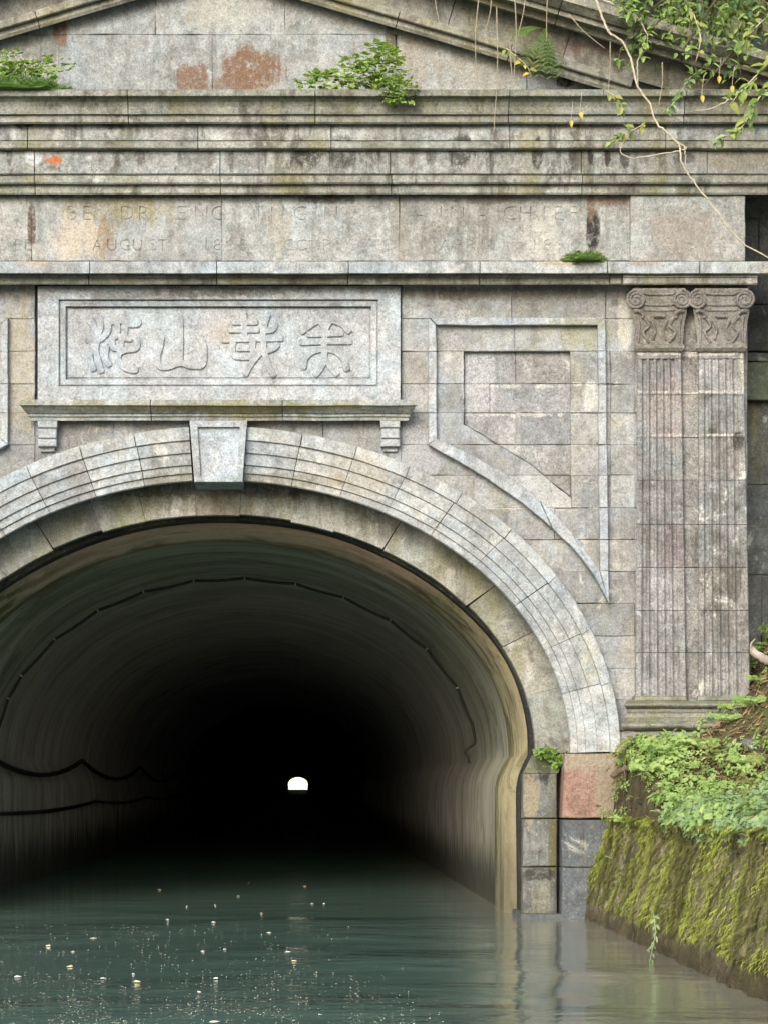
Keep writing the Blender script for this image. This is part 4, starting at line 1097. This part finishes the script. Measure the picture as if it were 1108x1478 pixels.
bushy_weed('pier_weed', 'small bright yellow green weed at the foot of the arch on the inner pier', 'weed', P(792, 1093, .12),
    [(803, 1088, .1, 16, 11, 34), (779, 1083, .12, 12, 8, 18), (798, 1100, .06, 11, 7, 12)], 'three', 'leaf_bright', .055, .04, 8)

# retaining wall with hanging moss
ret = thing('retaining_wall', (FOOT, -6, 0), 'low canal side retaining wall furred with hanging yellow green moss', 'wall')
def wall_pt(Y, v):
    """v 0 foot .. 1 brow .. 1.25 back onto the bank"""
    z = -.7 + (ZT + .7) * min(v, 1); fx = FOOT + (TOP - FOOT) * max(0, z) / ZT
    if v > .9: fx += .10 * ((v - .9) / .35) ** 1.6; z = ZT - .02 - .0 + .03 * math.sin((v - .9) / .35 * 1.5)
    if v <= .9: z = -.7 + (ZT + .68) * v / .9; fx = FOOT + (TOP - FOOT) * max(0, z) / ZT
    n = .05 * fb(Y * 2.2, z * 1.1, 3) + .04 * fb(Y * 5, z * 3.6, 9) + .02 * fb(Y * 13, z * 9, 4)
    n += .022 * fb(Y * 26, z * 9, 14)
    return Vector((fx - n, Y, z + .03 * fb(Y * 1.7, 5) * (v > .85)))
bm = bmesh.new(); ny, nv = 420, 44; grid = []
for j in range(ny + 1):
    Y = .1 - 15 * (j / ny) ** 1.4; grid.append([bm.verts.new(wall_pt(Y, 1.25 * i / nv)) for i in range(nv + 1)])
for j in range(ny):
    for i in range(nv): bm.faces.new((grid[j][i], grid[j][i + 1], grid[j + 1][i + 1], grid[j + 1][i]))
bmesh.ops.recalc_face_normals(bm, faces=bm.faces)
obj('wall_face', bm, 'mosswall', ret, smooth=True)
bms = {'moss': bmesh.new(), 'mossbright': bmesh.new(), 'drygrass': bmesh.new()}
for i in range(46000):
    Y = -.05 - 9.5 * R.random() ** 1.25; v = R.uniform(.50, 1.12); p = wall_pt(Y, v)
    dn = fb(Y * 1.6, p.z * 1.0, 11); br = fb(Y * 2.4, p.z * .8, 21) + .5 * fb(Y * 9, p.z * 1.5, 23) + .25 * sst(-Y, 2.5, 5)
    if dn < -.22 and R.random() < .8: continue
    if p.z < .06 and R.random() < .8: continue
    k = 'mossbright' if br > .14 and R.random() < .8 else ('drygrass' if R.random() < .06 else 'moss')
    L = R.uniform(.012, .06) * (2.2 if k == 'drygrass' else 1); W = R.uniform(.002, .006) * (.5 if k == 'drygrass' else 1)
    d = Vector((-.25 + R.uniform(-.5, .3), R.gauss(0, .5), -1 + R.uniform(-.2, .7))); s = Vector((R.uniform(-.3, .3), 1, 0)).normalized()
    p += Vector((-.008, 0, .01)); b_ = bms[k]; pts = []
    L = min(L, max(.02, p.z - .01))
    for q in range(3):
        e = p + d.normalized() * L * q / 2 + Vector((-.012 * math.sin(q * 1.5), 0, 0)); w_ = W * (1, .9, .15)[q]
        pts.append((b_.verts.new(e - s * w_), b_.verts.new(e + s * w_)))
    for a, c in zip(pts, pts[1:]): b_.faces.new((a[0], a[1], c[1], c[0]))
for k, b_ in bms.items(): obj({'moss': 'hanging_moss', 'mossbright': 'bright_moss', 'drygrass': 'dry_grass'}[k], b_, k, ret, kind='stuff')

# ground cover on the bank
cov = {k: bmesh.new() for k in ('leaf_cover', 'leaf_pale', 'leaf_mid', 'moss')}
lit = bmesh.new()
def bank_n(X, Y):
    e = .03; return Vector((bank_h(X - e, Y) - bank_h(X + e, Y), bank_h(X, Y - e) - bank_h(X, Y + e), 2 * e)).normalized()
for i in range(13000):
    Y = .6 - 8.5 * R.random() ** 1.5; X = (440 + 330 * R.random() ** 1.3) * S
    d = X / S - 446; z = bank_h(X, Y)
    dens = .85 + 1.1 * fb(X * 1.4, Y * 1.4, 31) - 1.0 * sst(d, 55, 170) * sst(Y, -3.2, -.9)
    if sst(Y, -3.2, -.7) > .2 and d < 9 and Y > -2.6: dens -= .75
    if R.random() > dens: continue
    k = 'leaf_pale' if (Y < -2.6 and fb(X * .9, Y * .7, 44) > -.12 and R.random() < .75) else ('leaf_mid' if R.random() < .22 else 'leaf_cover')
    if fb(X * 1.1, Y * 1.1, 52) > .22 and R.random() < .6: k = 'moss'
    n = (bank_n(X, Y) + Vector((-.2, -.35, .6))).normalized(); tall = R.random() < .16; hgt = R.uniform(.06, .13) if tall else R.uniform(.005, .05); p = Vector((X, Y, z)) + n * hgt
    m_ = R.randint(4, 6); a0 = R.random() * 6.28; sz = R.uniform(.016, .042) * (1.1 if Y < -2.5 else 1)
    if tall: sz *= 1.45; n = (n + rv() * .6).normalized()
    else: n = (n + rv() * .35).normalized()
    _, u, v = frame(n, Vector((.2, .9, .1)))
    for q in range(m_):
        a = a0 + 6.28 * q / m_ + R.uniform(-.2, .2); dd = u * math.cos(a) + v * math.sin(a) + n * R.uniform(-.1, .5)
        add_leaf(cov[k], p + dd * sz * .2, dd, n, sz, sz * .62, .3)
for k, b_ in cov.items(): obj('ground_cover', b_, k, kind='stuff')
for i in range(9000):
    Y = .55 - 8 * R.random() ** 1.7; X = (443 + 330 * R.random()) * S; p = Vector((X, Y, bank_h(X, Y) + .012))
    add_leaf(lit, p, Vector((R.uniform(-1, 1), R.uniform(-1, 1), R.uniform(-.2, .3))), Vector((R.uniform(-.5, .5), R.uniform(-.5, .5), 1)), R.uniform(.03, .07), R.uniform(.015, .03), R.uniform(-.3, .5))
for i in range(420):
    Y = .5 - 4.5 * R.random() ** 1.5; X = (500 + 270 * R.random()) * S; p = Vector((X, Y, bank_h(X, Y) + .012)); q = Vector((R.uniform(-1, 1), R.uniform(-1, 1), 0)).normalized() * R.uniform(.05, .2)
    q.z = bank_h(X + q.x, Y + q.y) + R.uniform(.01, .05) - p.z; tube(lit, [p, p + q * .5 + Vector((0, 0, .01)), p + q], .005, .002, 4, False)
obj('leaf_litter', lit, 'litter', kind='stuff')
for i, lb in enumerate(('grey brown stone half sunk in the bank beside the thick stick', 'small dark stone on the bare earth below the right pilaster', 'flat mossy stone on the brow of the mossy wall')):
    px, py, Y = ((1084, 1092, -1.5), (1066, 1022, -.5), (1062, 1188, -3.6))[i]; p = P(px, py, Y); p.z = bank_h(p.x, p.y) + .02; bm = bmesh.new(); bmesh.ops.create_icosphere(bm, subdivisions=3, radius=.085 - .015 * i)
    for v in bm.verts: v.co = Vector((v.co.x * 1.3, v.co.y, v.co.z * .65)) * (1 + .35 * fb(v.co.x * 9 + i * 5, v.co.y * 9, v.co.z * 9)) + p
    tag(obj('bank_stone', bm, 'wing', smooth=True), lb, 'stone', 'stones on the bank')

# dead wood lying on the bank
def wood(name, label, cat, pts, r0, r1, mat, twigs=(), group=None):
    t = thing(name, Vector(pts[0]), label, cat, group)
    bm = bmesh.new(); sp = spline(pts, 5); sp = [p + Vector((R.gauss(0, r0 * .12), R.gauss(0, r0 * .12), R.gauss(0, r0 * .12))) for p in sp]
    tube(bm, sp, r0, r1, 8); obj('trunk' if r0 > .03 else 'stick', bm, mat, t, smooth=True)
    for tw in twigs:
        bm = bmesh.new(); tube(bm, spline(tw, 3), r0 * .45, r0 * .15, 5); obj('twig', bm, mat, t, smooth=True)
def onbank(px, py, Y, lift=0):
    p = P(px, py, Y); return p
wood('fallen_log', 'short pale grey log lying at the top of the bank beside the right pilaster', 'log', [P(1081, 936, -.18), P(1092, 944, -.2), P(1106, 953, -.25), P(1126, 958, -.3)], .03, .04, 'deadwood', [[P(1084, 938, -.2), P(1083, 930, -.22), P(1089, 922, -.24)]])
wood('fallen_branch', 'dark dead branch lying across the bank below the pilaster base', 'branch', [P(968, 1075, -.62), P(1000, 1066, -.6), P(1035, 1052, -.6), P(1070, 1040, -.6)], .012, .022, 'bark', [[P(1000, 1066, -.6), P(1010, 1058, -.62), P(1022, 1056, -.62)]])
wood('fallen_branch', 'dark thick stick standing out of the bank at the right edge', 'branch', [P(1104, 1078, -1.2), P(1098, 1098, -1.3), P(1092, 1118, -1.4)], .03, .022, 'bark')
wood('fallen_twig', 'thin forked dark twig on the green ground cover at the right edge', 'twig', [P(1060, 1180, -3.2), P(1078, 1165, -3.1), P(1110, 1160, -3.0)], .008, .006, 'bark', [[P(1078, 1165, -3.1), P(1086, 1152, -3.1), P(1092, 1146, -3.1)]])
wood('exposed_root', 'pale bent root hanging down the dark earth beside the pier', 'root', [P(960, 1132, -.9), P(956, 1150, -.95), P(948, 1168, -1.0), P(934, 1190, -1.1)], .009, .006, 'rootlet')
wood('exposed_root', 'dark hooked root at the top of the earth scarp touching the pier', 'root', [P(926, 1106, -.75), P(908, 1108, -.72), P(893, 1113, -.70), P(884, 1121, -.68)], .018, .026, 'bark', [[P(900, 1112, -.72), P(902, 1130, -.74), P(898, 1150, -.76)]])

# ferns and small plants on the bank
def fern(label, base, dirs, L, mat, group, pin=11, name='fern', cat='fern'):
    t = thing(name, base, label, cat, group)
    for d in dirs:
        d = Vector(d).normalized(); bm = bmesh.new(); pts = []
        for i in range(pin + 1):
            s = i / pin; pts.append(base + d * L * s + Vector((0, 0, -.45 * L * s * s)))
        tube(bm, pts, L * .010, L * .004, 4, False)
        for i in range(1, pin + 1):
            ax = (pts[i] - pts[i - 1]).normalized(); sd = ax.cross(Vector((0, -.6, .8))).normalized(); w_ = L * .26 * math.sin(math.pi * min(1, .18 + .82 * (1 - i / (pin + 1)))) 
            for q in (1, -1): add_leaf(bm, pts[i], sd * q + ax * .45, Vector((0, -.5, .8)), w_, w_ * .42, .15)
        obj('frond', bm, mat, t)
    return t
bank_spots = [(905, 1108, -.95, 'leaf_cover'), (932, 1122, -1.4, 'leaf_cover'), (968, 1098, -1.2, 'leaf_cover'), (1010, 1090, -1.2, 'leaf_mid'), (1048, 1068, -.9, 'leaf_cover'), (1082, 1050, -.8, 'leaf_cover'),
              (985, 1132, -2.2, 'leaf_cover'), (1030, 1125, -2.0, 'leaf_mid'), (1075, 1105, -1.8, 'leaf_cover'), (1095, 1010, -.35, 'leaf_mid'), (1060, 1030, -.45, 'leaf_mid'), (1040, 1150, -2.9, 'leaf_pale')]
bank_lab = ['small green fern at the very top of the earth scarp beside the pier', 'small green fern on the brow of the earth scarp', 'small green fern just below the pilaster base left corner', 'small darker fern under the dead branch', 'small green fern beside the dead branch upper end', 'small green fern below the right pilaster at the right edge',
 'small green fern midway down the bank above the mossy wall', 'small darker fern in the middle of the green bank', 'small green fern right of the middle of the bank by the thick stick', 'small darker fern highest on the bank by the pale log', 'small darker fern against the right end of the pilaster base', 'small pale green fern lowest on the bank by the wall top']
for i, (px, py, Y, m_) in enumerate(bank_spots):
    p = P(px, py, Y); p.z = bank_h(p.x, p.y) + .01
    a0 = R.random() * 6
    fern(bank_lab[i], p, [(math.cos(a0 + k * 1.05), math.sin(a0 + k * 1.05) - .25, 1.3) for k in range(6)], R.uniform(.16, .24), m_, 'ferns on the bank', 8)

def sprig(name, label, cat, pts, mats, L, W, per, r, group=None, kind='simple', stemmat='vine', spread=.9, skip=0.):
    t = thing(name, Vector(pts[0]), label, cat, group)
    sp = spline(pts, 5); bm = bmesh.new(); tube(bm, sp, r, r * .5, 5); obj('stem', bm, stemmat, t, smooth=True)
    mes = [leaf_mesh('leaf', m_, kind, L, W, dr) for m_ in mats for dr in (.15, .4)]
    for i in range(int(len(sp) * per)):
        s = i / (len(sp) * per) * (1 - skip) + skip; p = sp[min(len(sp) - 1, int(s * (len(sp) - 1) + .5))] + rv() * .012
        ax = (sp[-1] - sp[0]).normalized()
        d = rv() * spread + ax * .5 + Vector((0, -.25, -.25)); up = Vector((R.uniform(-.5, .5), -.8 + R.uniform(-.3, .3), .7))
        inst('leaf', R.choice(mes), t, place(p, d, up, R.uniform(.6, 1.15)))
    return t
sprig('wall_weed', 'thin pale weed trailing down the mossy wall to the waterline', 'weed', [P(942, 1318, -4.0), P(945, 1345, -4.1), P(940, 1372, -4.15), P(936, 1392, -4.2)], ['leaf_pale'], .05, .02, 1.1, .004, stemmat='leaf_pale')
sprig('wall_weed', 'single pale twig with a leaf on the moss beside the pier', 'weed', [P(872, 1235, -.7), P(884, 1240, -.75), P(893, 1246, -.8)], ['leaf_pale'], .05, .03, .25, .005, stemmat='leaf_pale', skip=.8)

# ---------------------------------------------------------------- creepers and overhanging growth, top right
YV = -.60
def vine(label, pts, r0, r1):
    t = thing('vine', pts[0], label, 'vine', 'bare vines hanging over the cornice')
    sp = spline(pts, 5); sp = [p + Vector((R.gauss(0, .0035), R.gauss(0, .0035), R.gauss(0, .0035))) for p in sp]
    bm = bmesh.new(); tube(bm, sp, r0, r1, 6); obj('stem', bm, 'vine', t, smooth=True)
vp = lambda l, Y0=YV, Y1=YV: [P(x, y, Y0 + (Y1 - Y0) * i / max(1, len(l) - 1)) for i, (x, y) in enumerate(l)]
vine('long pale bare vine winding down across the cornices to the right edge', vp([(856, -40), (860, 0), (868, 22), (878, 45), (899, 63), (911, 90), (920, 126), (938, 150), (944, 175), (962, 192), (980, 210), (982, 232), (1000, 262), (1030, 300), (1065, 345), (1125, 382)], -.66, -.8), .0105, .0055)
vine('short pale vine curving right and rejoining the long one above the cornice', vp([(860, -6), (884, 7), (910, 18), (930, 42), (933, 68), (920, 86), (919, 106), (921, 128)], -.66, -.68), .008, .005)
vine('thin pale tendril looping left below the cornice lip', vp([(966, 200), (988, 212), (986, 216), (960, 221), (920, 228), (900, 224), (893, 212), (898, 206)], -.74, -.76), .007, .004)
vine('short thin tendril hanging straight from the vine loop', vp([(987, 212), (988, 224), (988, 238)], -.74, -.75), .006, .003)
vine('thin pale tendril slanting across the end of the cornice', vp([(1052, 143), (1040, 150), (1020, 158), (1002, 160)], -.8, -.75), .007, .004)
rts = [(692, -20, 688, 128), (708, -20, 700, 45), (742, -10, 741, 110), (760, -20, 744, 62), (790, -15, 788, 60), (626, -20, 634, 36), (716, 10, 712, 190), (820, 20, 872, 70), (880, 60, 876, 140), (955, 90, 950, 150), (735, 60, 742, 140)]
rlab = ['thin dry rootlet ending just above the crowning cornice, leftmost of the long ones', 'short dry rootlet hanging between the two longest ones', 'thin dry rootlet reaching the lower raking moulding beside the yellow leaved creeper', 'thin dry rootlet slanting left to the raking band', 'short dry rootlet hanging onto the drooping fern', 'short dry rootlet far left of the others near the pediment middle',
 'longest dry rootlet, passing down over the crowning cornice', 'short dry rootlet slanting right across the raking cornice', 'dry rootlet hanging between the fern and the long vine', 'short dry rootlet hanging right of the long vine below the bush', 'dry rootlet hanging lowest beside the yellow leaved creeper']
for i, (x0, y0, x1, y1) in enumerate(rts):
    t = thing('hanging_rootlet', P(x0, y0, -.6), rlab[i], 'root', 'rootlets over the raking cornice')
    bm = bmesh.new(); tube(bm, spline([P(x0, y0, -.58), P((x0 + x1) / 2 + R.uniform(-6, 6), (y0 + y1) / 2, -.6), P(x1, y1, -.6)], 5), .0045, .0028, 4); obj('strand', bm, 'rootlet', t)
# two bare stems with few leaves at the top
# fern hanging in the raking band
fern('dark green fern drooping from the raking cornice left of the vines', P(786, 42, -.30), [(-.5, -.3, -.5), (-.2, -.4, -.9), (.15, -.4, -1), (.3, -.3, -.7), (-.7, -.3, .1), (0, -.5, -.6)], .30, 'fern', 'hanging ferns', 12)

# bush overhanging the upper right corner: drooping shoots with small leaves
bush = thing('overhanging_bush', P(1040, -60, -.3), 'leafy green bush hanging down over the upper right corner of the pediment', 'bush')
fo = {k: bmesh.new() for k in ('leaf_dark', 'leaf_mid', 'leaf_cover')}; tw = bmesh.new()
for i in range(180):
    px = 885 + 270 * R.random() ** .8; py = R.uniform(-140, 30) + 0; Y = R.uniform(-.75, .1)
    reach = (R.uniform(30, 95) + 50 * sst(px, 900, 1010) * R.random()) * (1 if px > 930 else .6)
    p0 = P(px, py, Y); dx = R.uniform(-.75, .3); pts = [p0]
    for s in (.33, .66, 1): pts.append(p0 + Vector((dx * reach * S * s, -.12 * s, (-reach * S) * s ** 1.5)))
    sp = spline(pts, 4); tube(tw, sp, .005, .002, 3, False)
    k = R.choice(('leaf_dark', 'leaf_mid', 'leaf_cover', 'leaf_cover'))
    for p in sp[2:]:
        for q in range(R.randint(1, 3)):
            add_leaf(fo[k], p + rv() * .02, rv() + Vector((0, -.3, -.3)), Vector((R.uniform(-.5, .5), -.6, .8)), R.uniform(.045, .085), R.uniform(.025, .045), R.uniform(.1, .4))
for k, b_ in fo.items(): obj('foliage', b_, k, bush)
obj('twig_mass', tw, 'bark', bush)
for (a, b, c) in (((1120, -120), (1060, -40), (985, 70)), ((1100, -120), (1010, -40), (930, 20)), ((1150, -60), (1100, 20), (1012, 128)), ((1160, -100), (1120, -20), (1050, 60))):
    bm = bmesh.new(); tube(bm, spline([P(*a, .1), P(*b, -.45), P(*c, -.62)], 6), .022, .008, 6); obj('branch', bm, 'bark', bush, smooth=True)
YB = -1.1
sprig('hanging_branch', 'branch of large glossy leaves hanging at the right edge, its leaf tips yellow green', 'branch', [P(1140, 60, YB), P(1105, 95, YB), P(1072, 128, YB), (P(1052, 152, YB))], ['leaf_olive', 'leaf_mid', 'leaf_olive'], .115, .055, 1.5, .008)
sprig('hanging_branch', 'lower branch at the right edge drooping to pale blue green leaves over the cornice', 'branch', [P(1140, 110, YB), P(1100, 135, YB), P(1082, 165, YB), P(1062, 190, YB), P(1022, 204, YB)], ['leaf_olive', 'leaf_pale', 'leaf_mid'], .115, .052, 1.5, .008)
sprig('hanging_branch', 'short leafy branch tip entering from the right edge above the others', 'branch', [P(1145, 5, YB), P(1110, 22, YB), P(1085, 45, YB), P(1070, 66, YB)], ['leaf_mid', 'leaf_olive', 'leaf_cover'], .10, .05, 1.2, .007)
sprig('hanging_branch', 'leafy twig with yellowing leaves in front of the vine bends', 'branch', [P(1000, 20, -.8), P(1010, 55, -.85), P(1003, 90, -.85)], ['leaf_mid', 'leaf_olive'], .09, .045, .8, .006)
sprig('creeper_sprig', 'small leafy creeper sprig on the cornice face left of the vine', 'creeper', [P(870, 128, -.7), P(885, 138, -.72), P(896, 152, -.72), P(900, 162, -.7)], ['leaf_olive', 'leaf_mid'], .075, .045, .7, .004)
sprig('creeper_sprig', 'leafy creeper sprig spreading below the crowning cornice behind the tendril loop', 'creeper', [P(930, 178, -.66), P(912, 188, -.68), P(894, 196, -.68), P(878, 208, -.68)], ['leaf_mid', 'leaf_olive', 'fern'], .075, .04, 1.3, .004)
sprig('creeper_sprig', 'blue green leafy creeper sprig at the cornice lip right of the vine', 'creeper', [P(1012, 100, -.66), P(995, 112, -.68), P(985, 128, -.68), P(970, 150, -.68), P(955, 162, -.68)], ['fern', 'leaf_dark', 'leaf_pale'], .075, .04, 1.2, .004)
sprig('creeper_sprig', 'small creeper with yellow leaves climbing down the raking moulding', 'creeper', [P(730, 70, -.45), P(745, 82, -.5), P(760, 96, -.5), P(766, 112, -.5)], ['leaf_olive', 'leaf_yellow', 'leaf_mid'], .06, .035, .8, .004)
for i, (px, py, Y, lb) in enumerate(((836, 168, -.66, 'upper of the two yellow leaves dangling before the crowning cornice'), (823, 180, -.66, 'lower of the two yellow leaves dangling before the crowning cornice'),
                          (1037, 116, -.95, 'yellow leaf dangling beside the hanging branch, highest of three'), (1056, 130, -.95, 'pale yellow leaf dangling nearest the hanging branch'), (1012, 144, -.8, 'yellow green leaf dangling at the tip of the slanting tendril'))):
    t = thing('yellow_leaf', P(px, py - 12, Y), lb, 'leaf', 'yellowing leaves')
    me = leaf_mesh('blade', 'leaf_yellow', 'simple', .06, .034, .2)
    inst('blade', me, t, place(P(px, py - 7, Y), Vector((R.uniform(-.4, .4), -.1, -1)), Vector((R.uniform(-.3, .3), -1, .2)), 1.))
    bm = bmesh.new(); tube(bm, [P(px + 3, py - 34, Y), P(px + 1, py - 18, Y), P(px, py - 7, Y)], .002, .0015, 4); obj('stalk', bm, 'vine', t)

# ---------------------------------------------------------------- things afloat
def wpos(px, py):
    r = (WY - VY) / (py - VY); return Vector(((px - VX) * S * r, D * r - D, .004)), S * r
fl = [(230, 1285, 6, 5, 'y', None), (359, 1275, 4, 4, 'y', None), (440, 1280, 5, 5, 'y', None), (451, 1305, 7, 3, 'p', None), (468, 1305, 6, 3, 'p', None), (344, 1294, 5, 3, 'p', None), (311, 1307, 4, 3, 'p', None), (270, 1309, 4, 3, 'p', None),
      (378, 1319, 5, 4, 'y', None), (309, 1332, 9, 7, 'p', 'small white peaked petal floating alone below the far light'), (242, 1328, 6, 3, 'p', None), (388, 1347, 8, 3, 'p', None), (293, 1374, 8, 3, 'p', None), (325, 1371, 9, 3, 'p', None), (415, 1375, 10, 4, 'p', None),
      (425, 1388, 11, 7, 'y', 'cream leaf floating rightmost of the large ones'), (312, 1413, 9, 7, 'p', 'small round cream leaf floating right of the largest yellow one'), (193, 1407, 8, 5, 'p', None), (199, 1418, 15, 11, 'y', 'largest round yellow leaf floating on the water'),
      (149, 1413, 13, 4, 'p', None), (101, 1396, 10, 7, 'y', 'pale yellow leaf floating between the largest leaf and the left edge'), (106, 1375, 9, 4, 'y', None), (70, 1366, 9, 8, 'y', 'small yellow leaf floating farthest back on the left'), (26, 1411, 14, 9, 'p', 'whitish crumpled leaf floating nearest the left edge'), (135, 1355, 12, 3, 'p', None), (288, 1433, 9, 7, 'p', None), (310, 1476, 22, 6, 'p', None)]
for px, py, w_, h_, c, lb in fl:
    p, k = wpos(px, py); bm = bmesh.new(); a0 = R.random() * 6; w_ *= .8; h_ *= .45; W = w_ * k / 2; n = 11
    top = bm.verts.new(p + Vector((0, 0, .004 + h_ * k * .16))); ring_ = []; mid_ = []
    for i in range(n):
        a = 6.283 * i / n; rr = W * (1 + .22 * math.sin(a * 2 + a0) + R.uniform(-.08, .08))
        ring_.append(bm.verts.new(p + Vector((rr * math.cos(a), rr * math.sin(a) * .9, 0))))
        mid_.append(bm.verts.new(p + Vector((rr * .8 * math.cos(a), rr * .75 * math.sin(a), h_ * k * (.12 + .3 * max(0, math.sin(a + a0)) + R.uniform(-.04, .04))))))
    for i in range(n): bm.faces.new((ring_[i], ring_[(i + 1) % n], mid_[(i + 1) % n], mid_[i])); bm.faces.new((mid_[i], mid_[(i + 1) % n], top))
    o = obj('floating_leaf', bm, 'floatleaf' if c == 'y' else 'floatpale', smooth=True)
    tag(o, lb or ('tiny yellow leaf floating far out on the dark water' if c == 'y' else 'tiny white petal floating on the dark water'), 'leaf', 'leaves floating on the water')
bm = bmesh.new()
for i in range(6000):
    py = 1335 + 150 * (1 - R.random() ** 1.9); px = R.uniform(-20, 660) if R.random() < .9 else R.uniform(-20, 800)
    if R.random() > .25 + .75 * sst(fb(px * .012, py * .03, 8), -.25, .3): continue
    if px > 380 + 160 * R.random() + (py - 1335): continue
    p, k = wpos(px, py); r_ = k * R.uniform(.3, .92) * (1.5 if R.random() < .05 else 1); a0 = R.random() * 6; m_ = R.randint(4, 5)
    p.z = .006
    bm.faces.new([bm.verts.new(p + Vector((r_ * math.cos(a0 + 6.283 * q / m_), r_ * math.sin(a0 + 6.283 * q / m_) * 1.6, R.uniform(0, .004)))) for q in range(m_)])
obj('floating_pollen', bm, 'floatpale', kind='stuff')
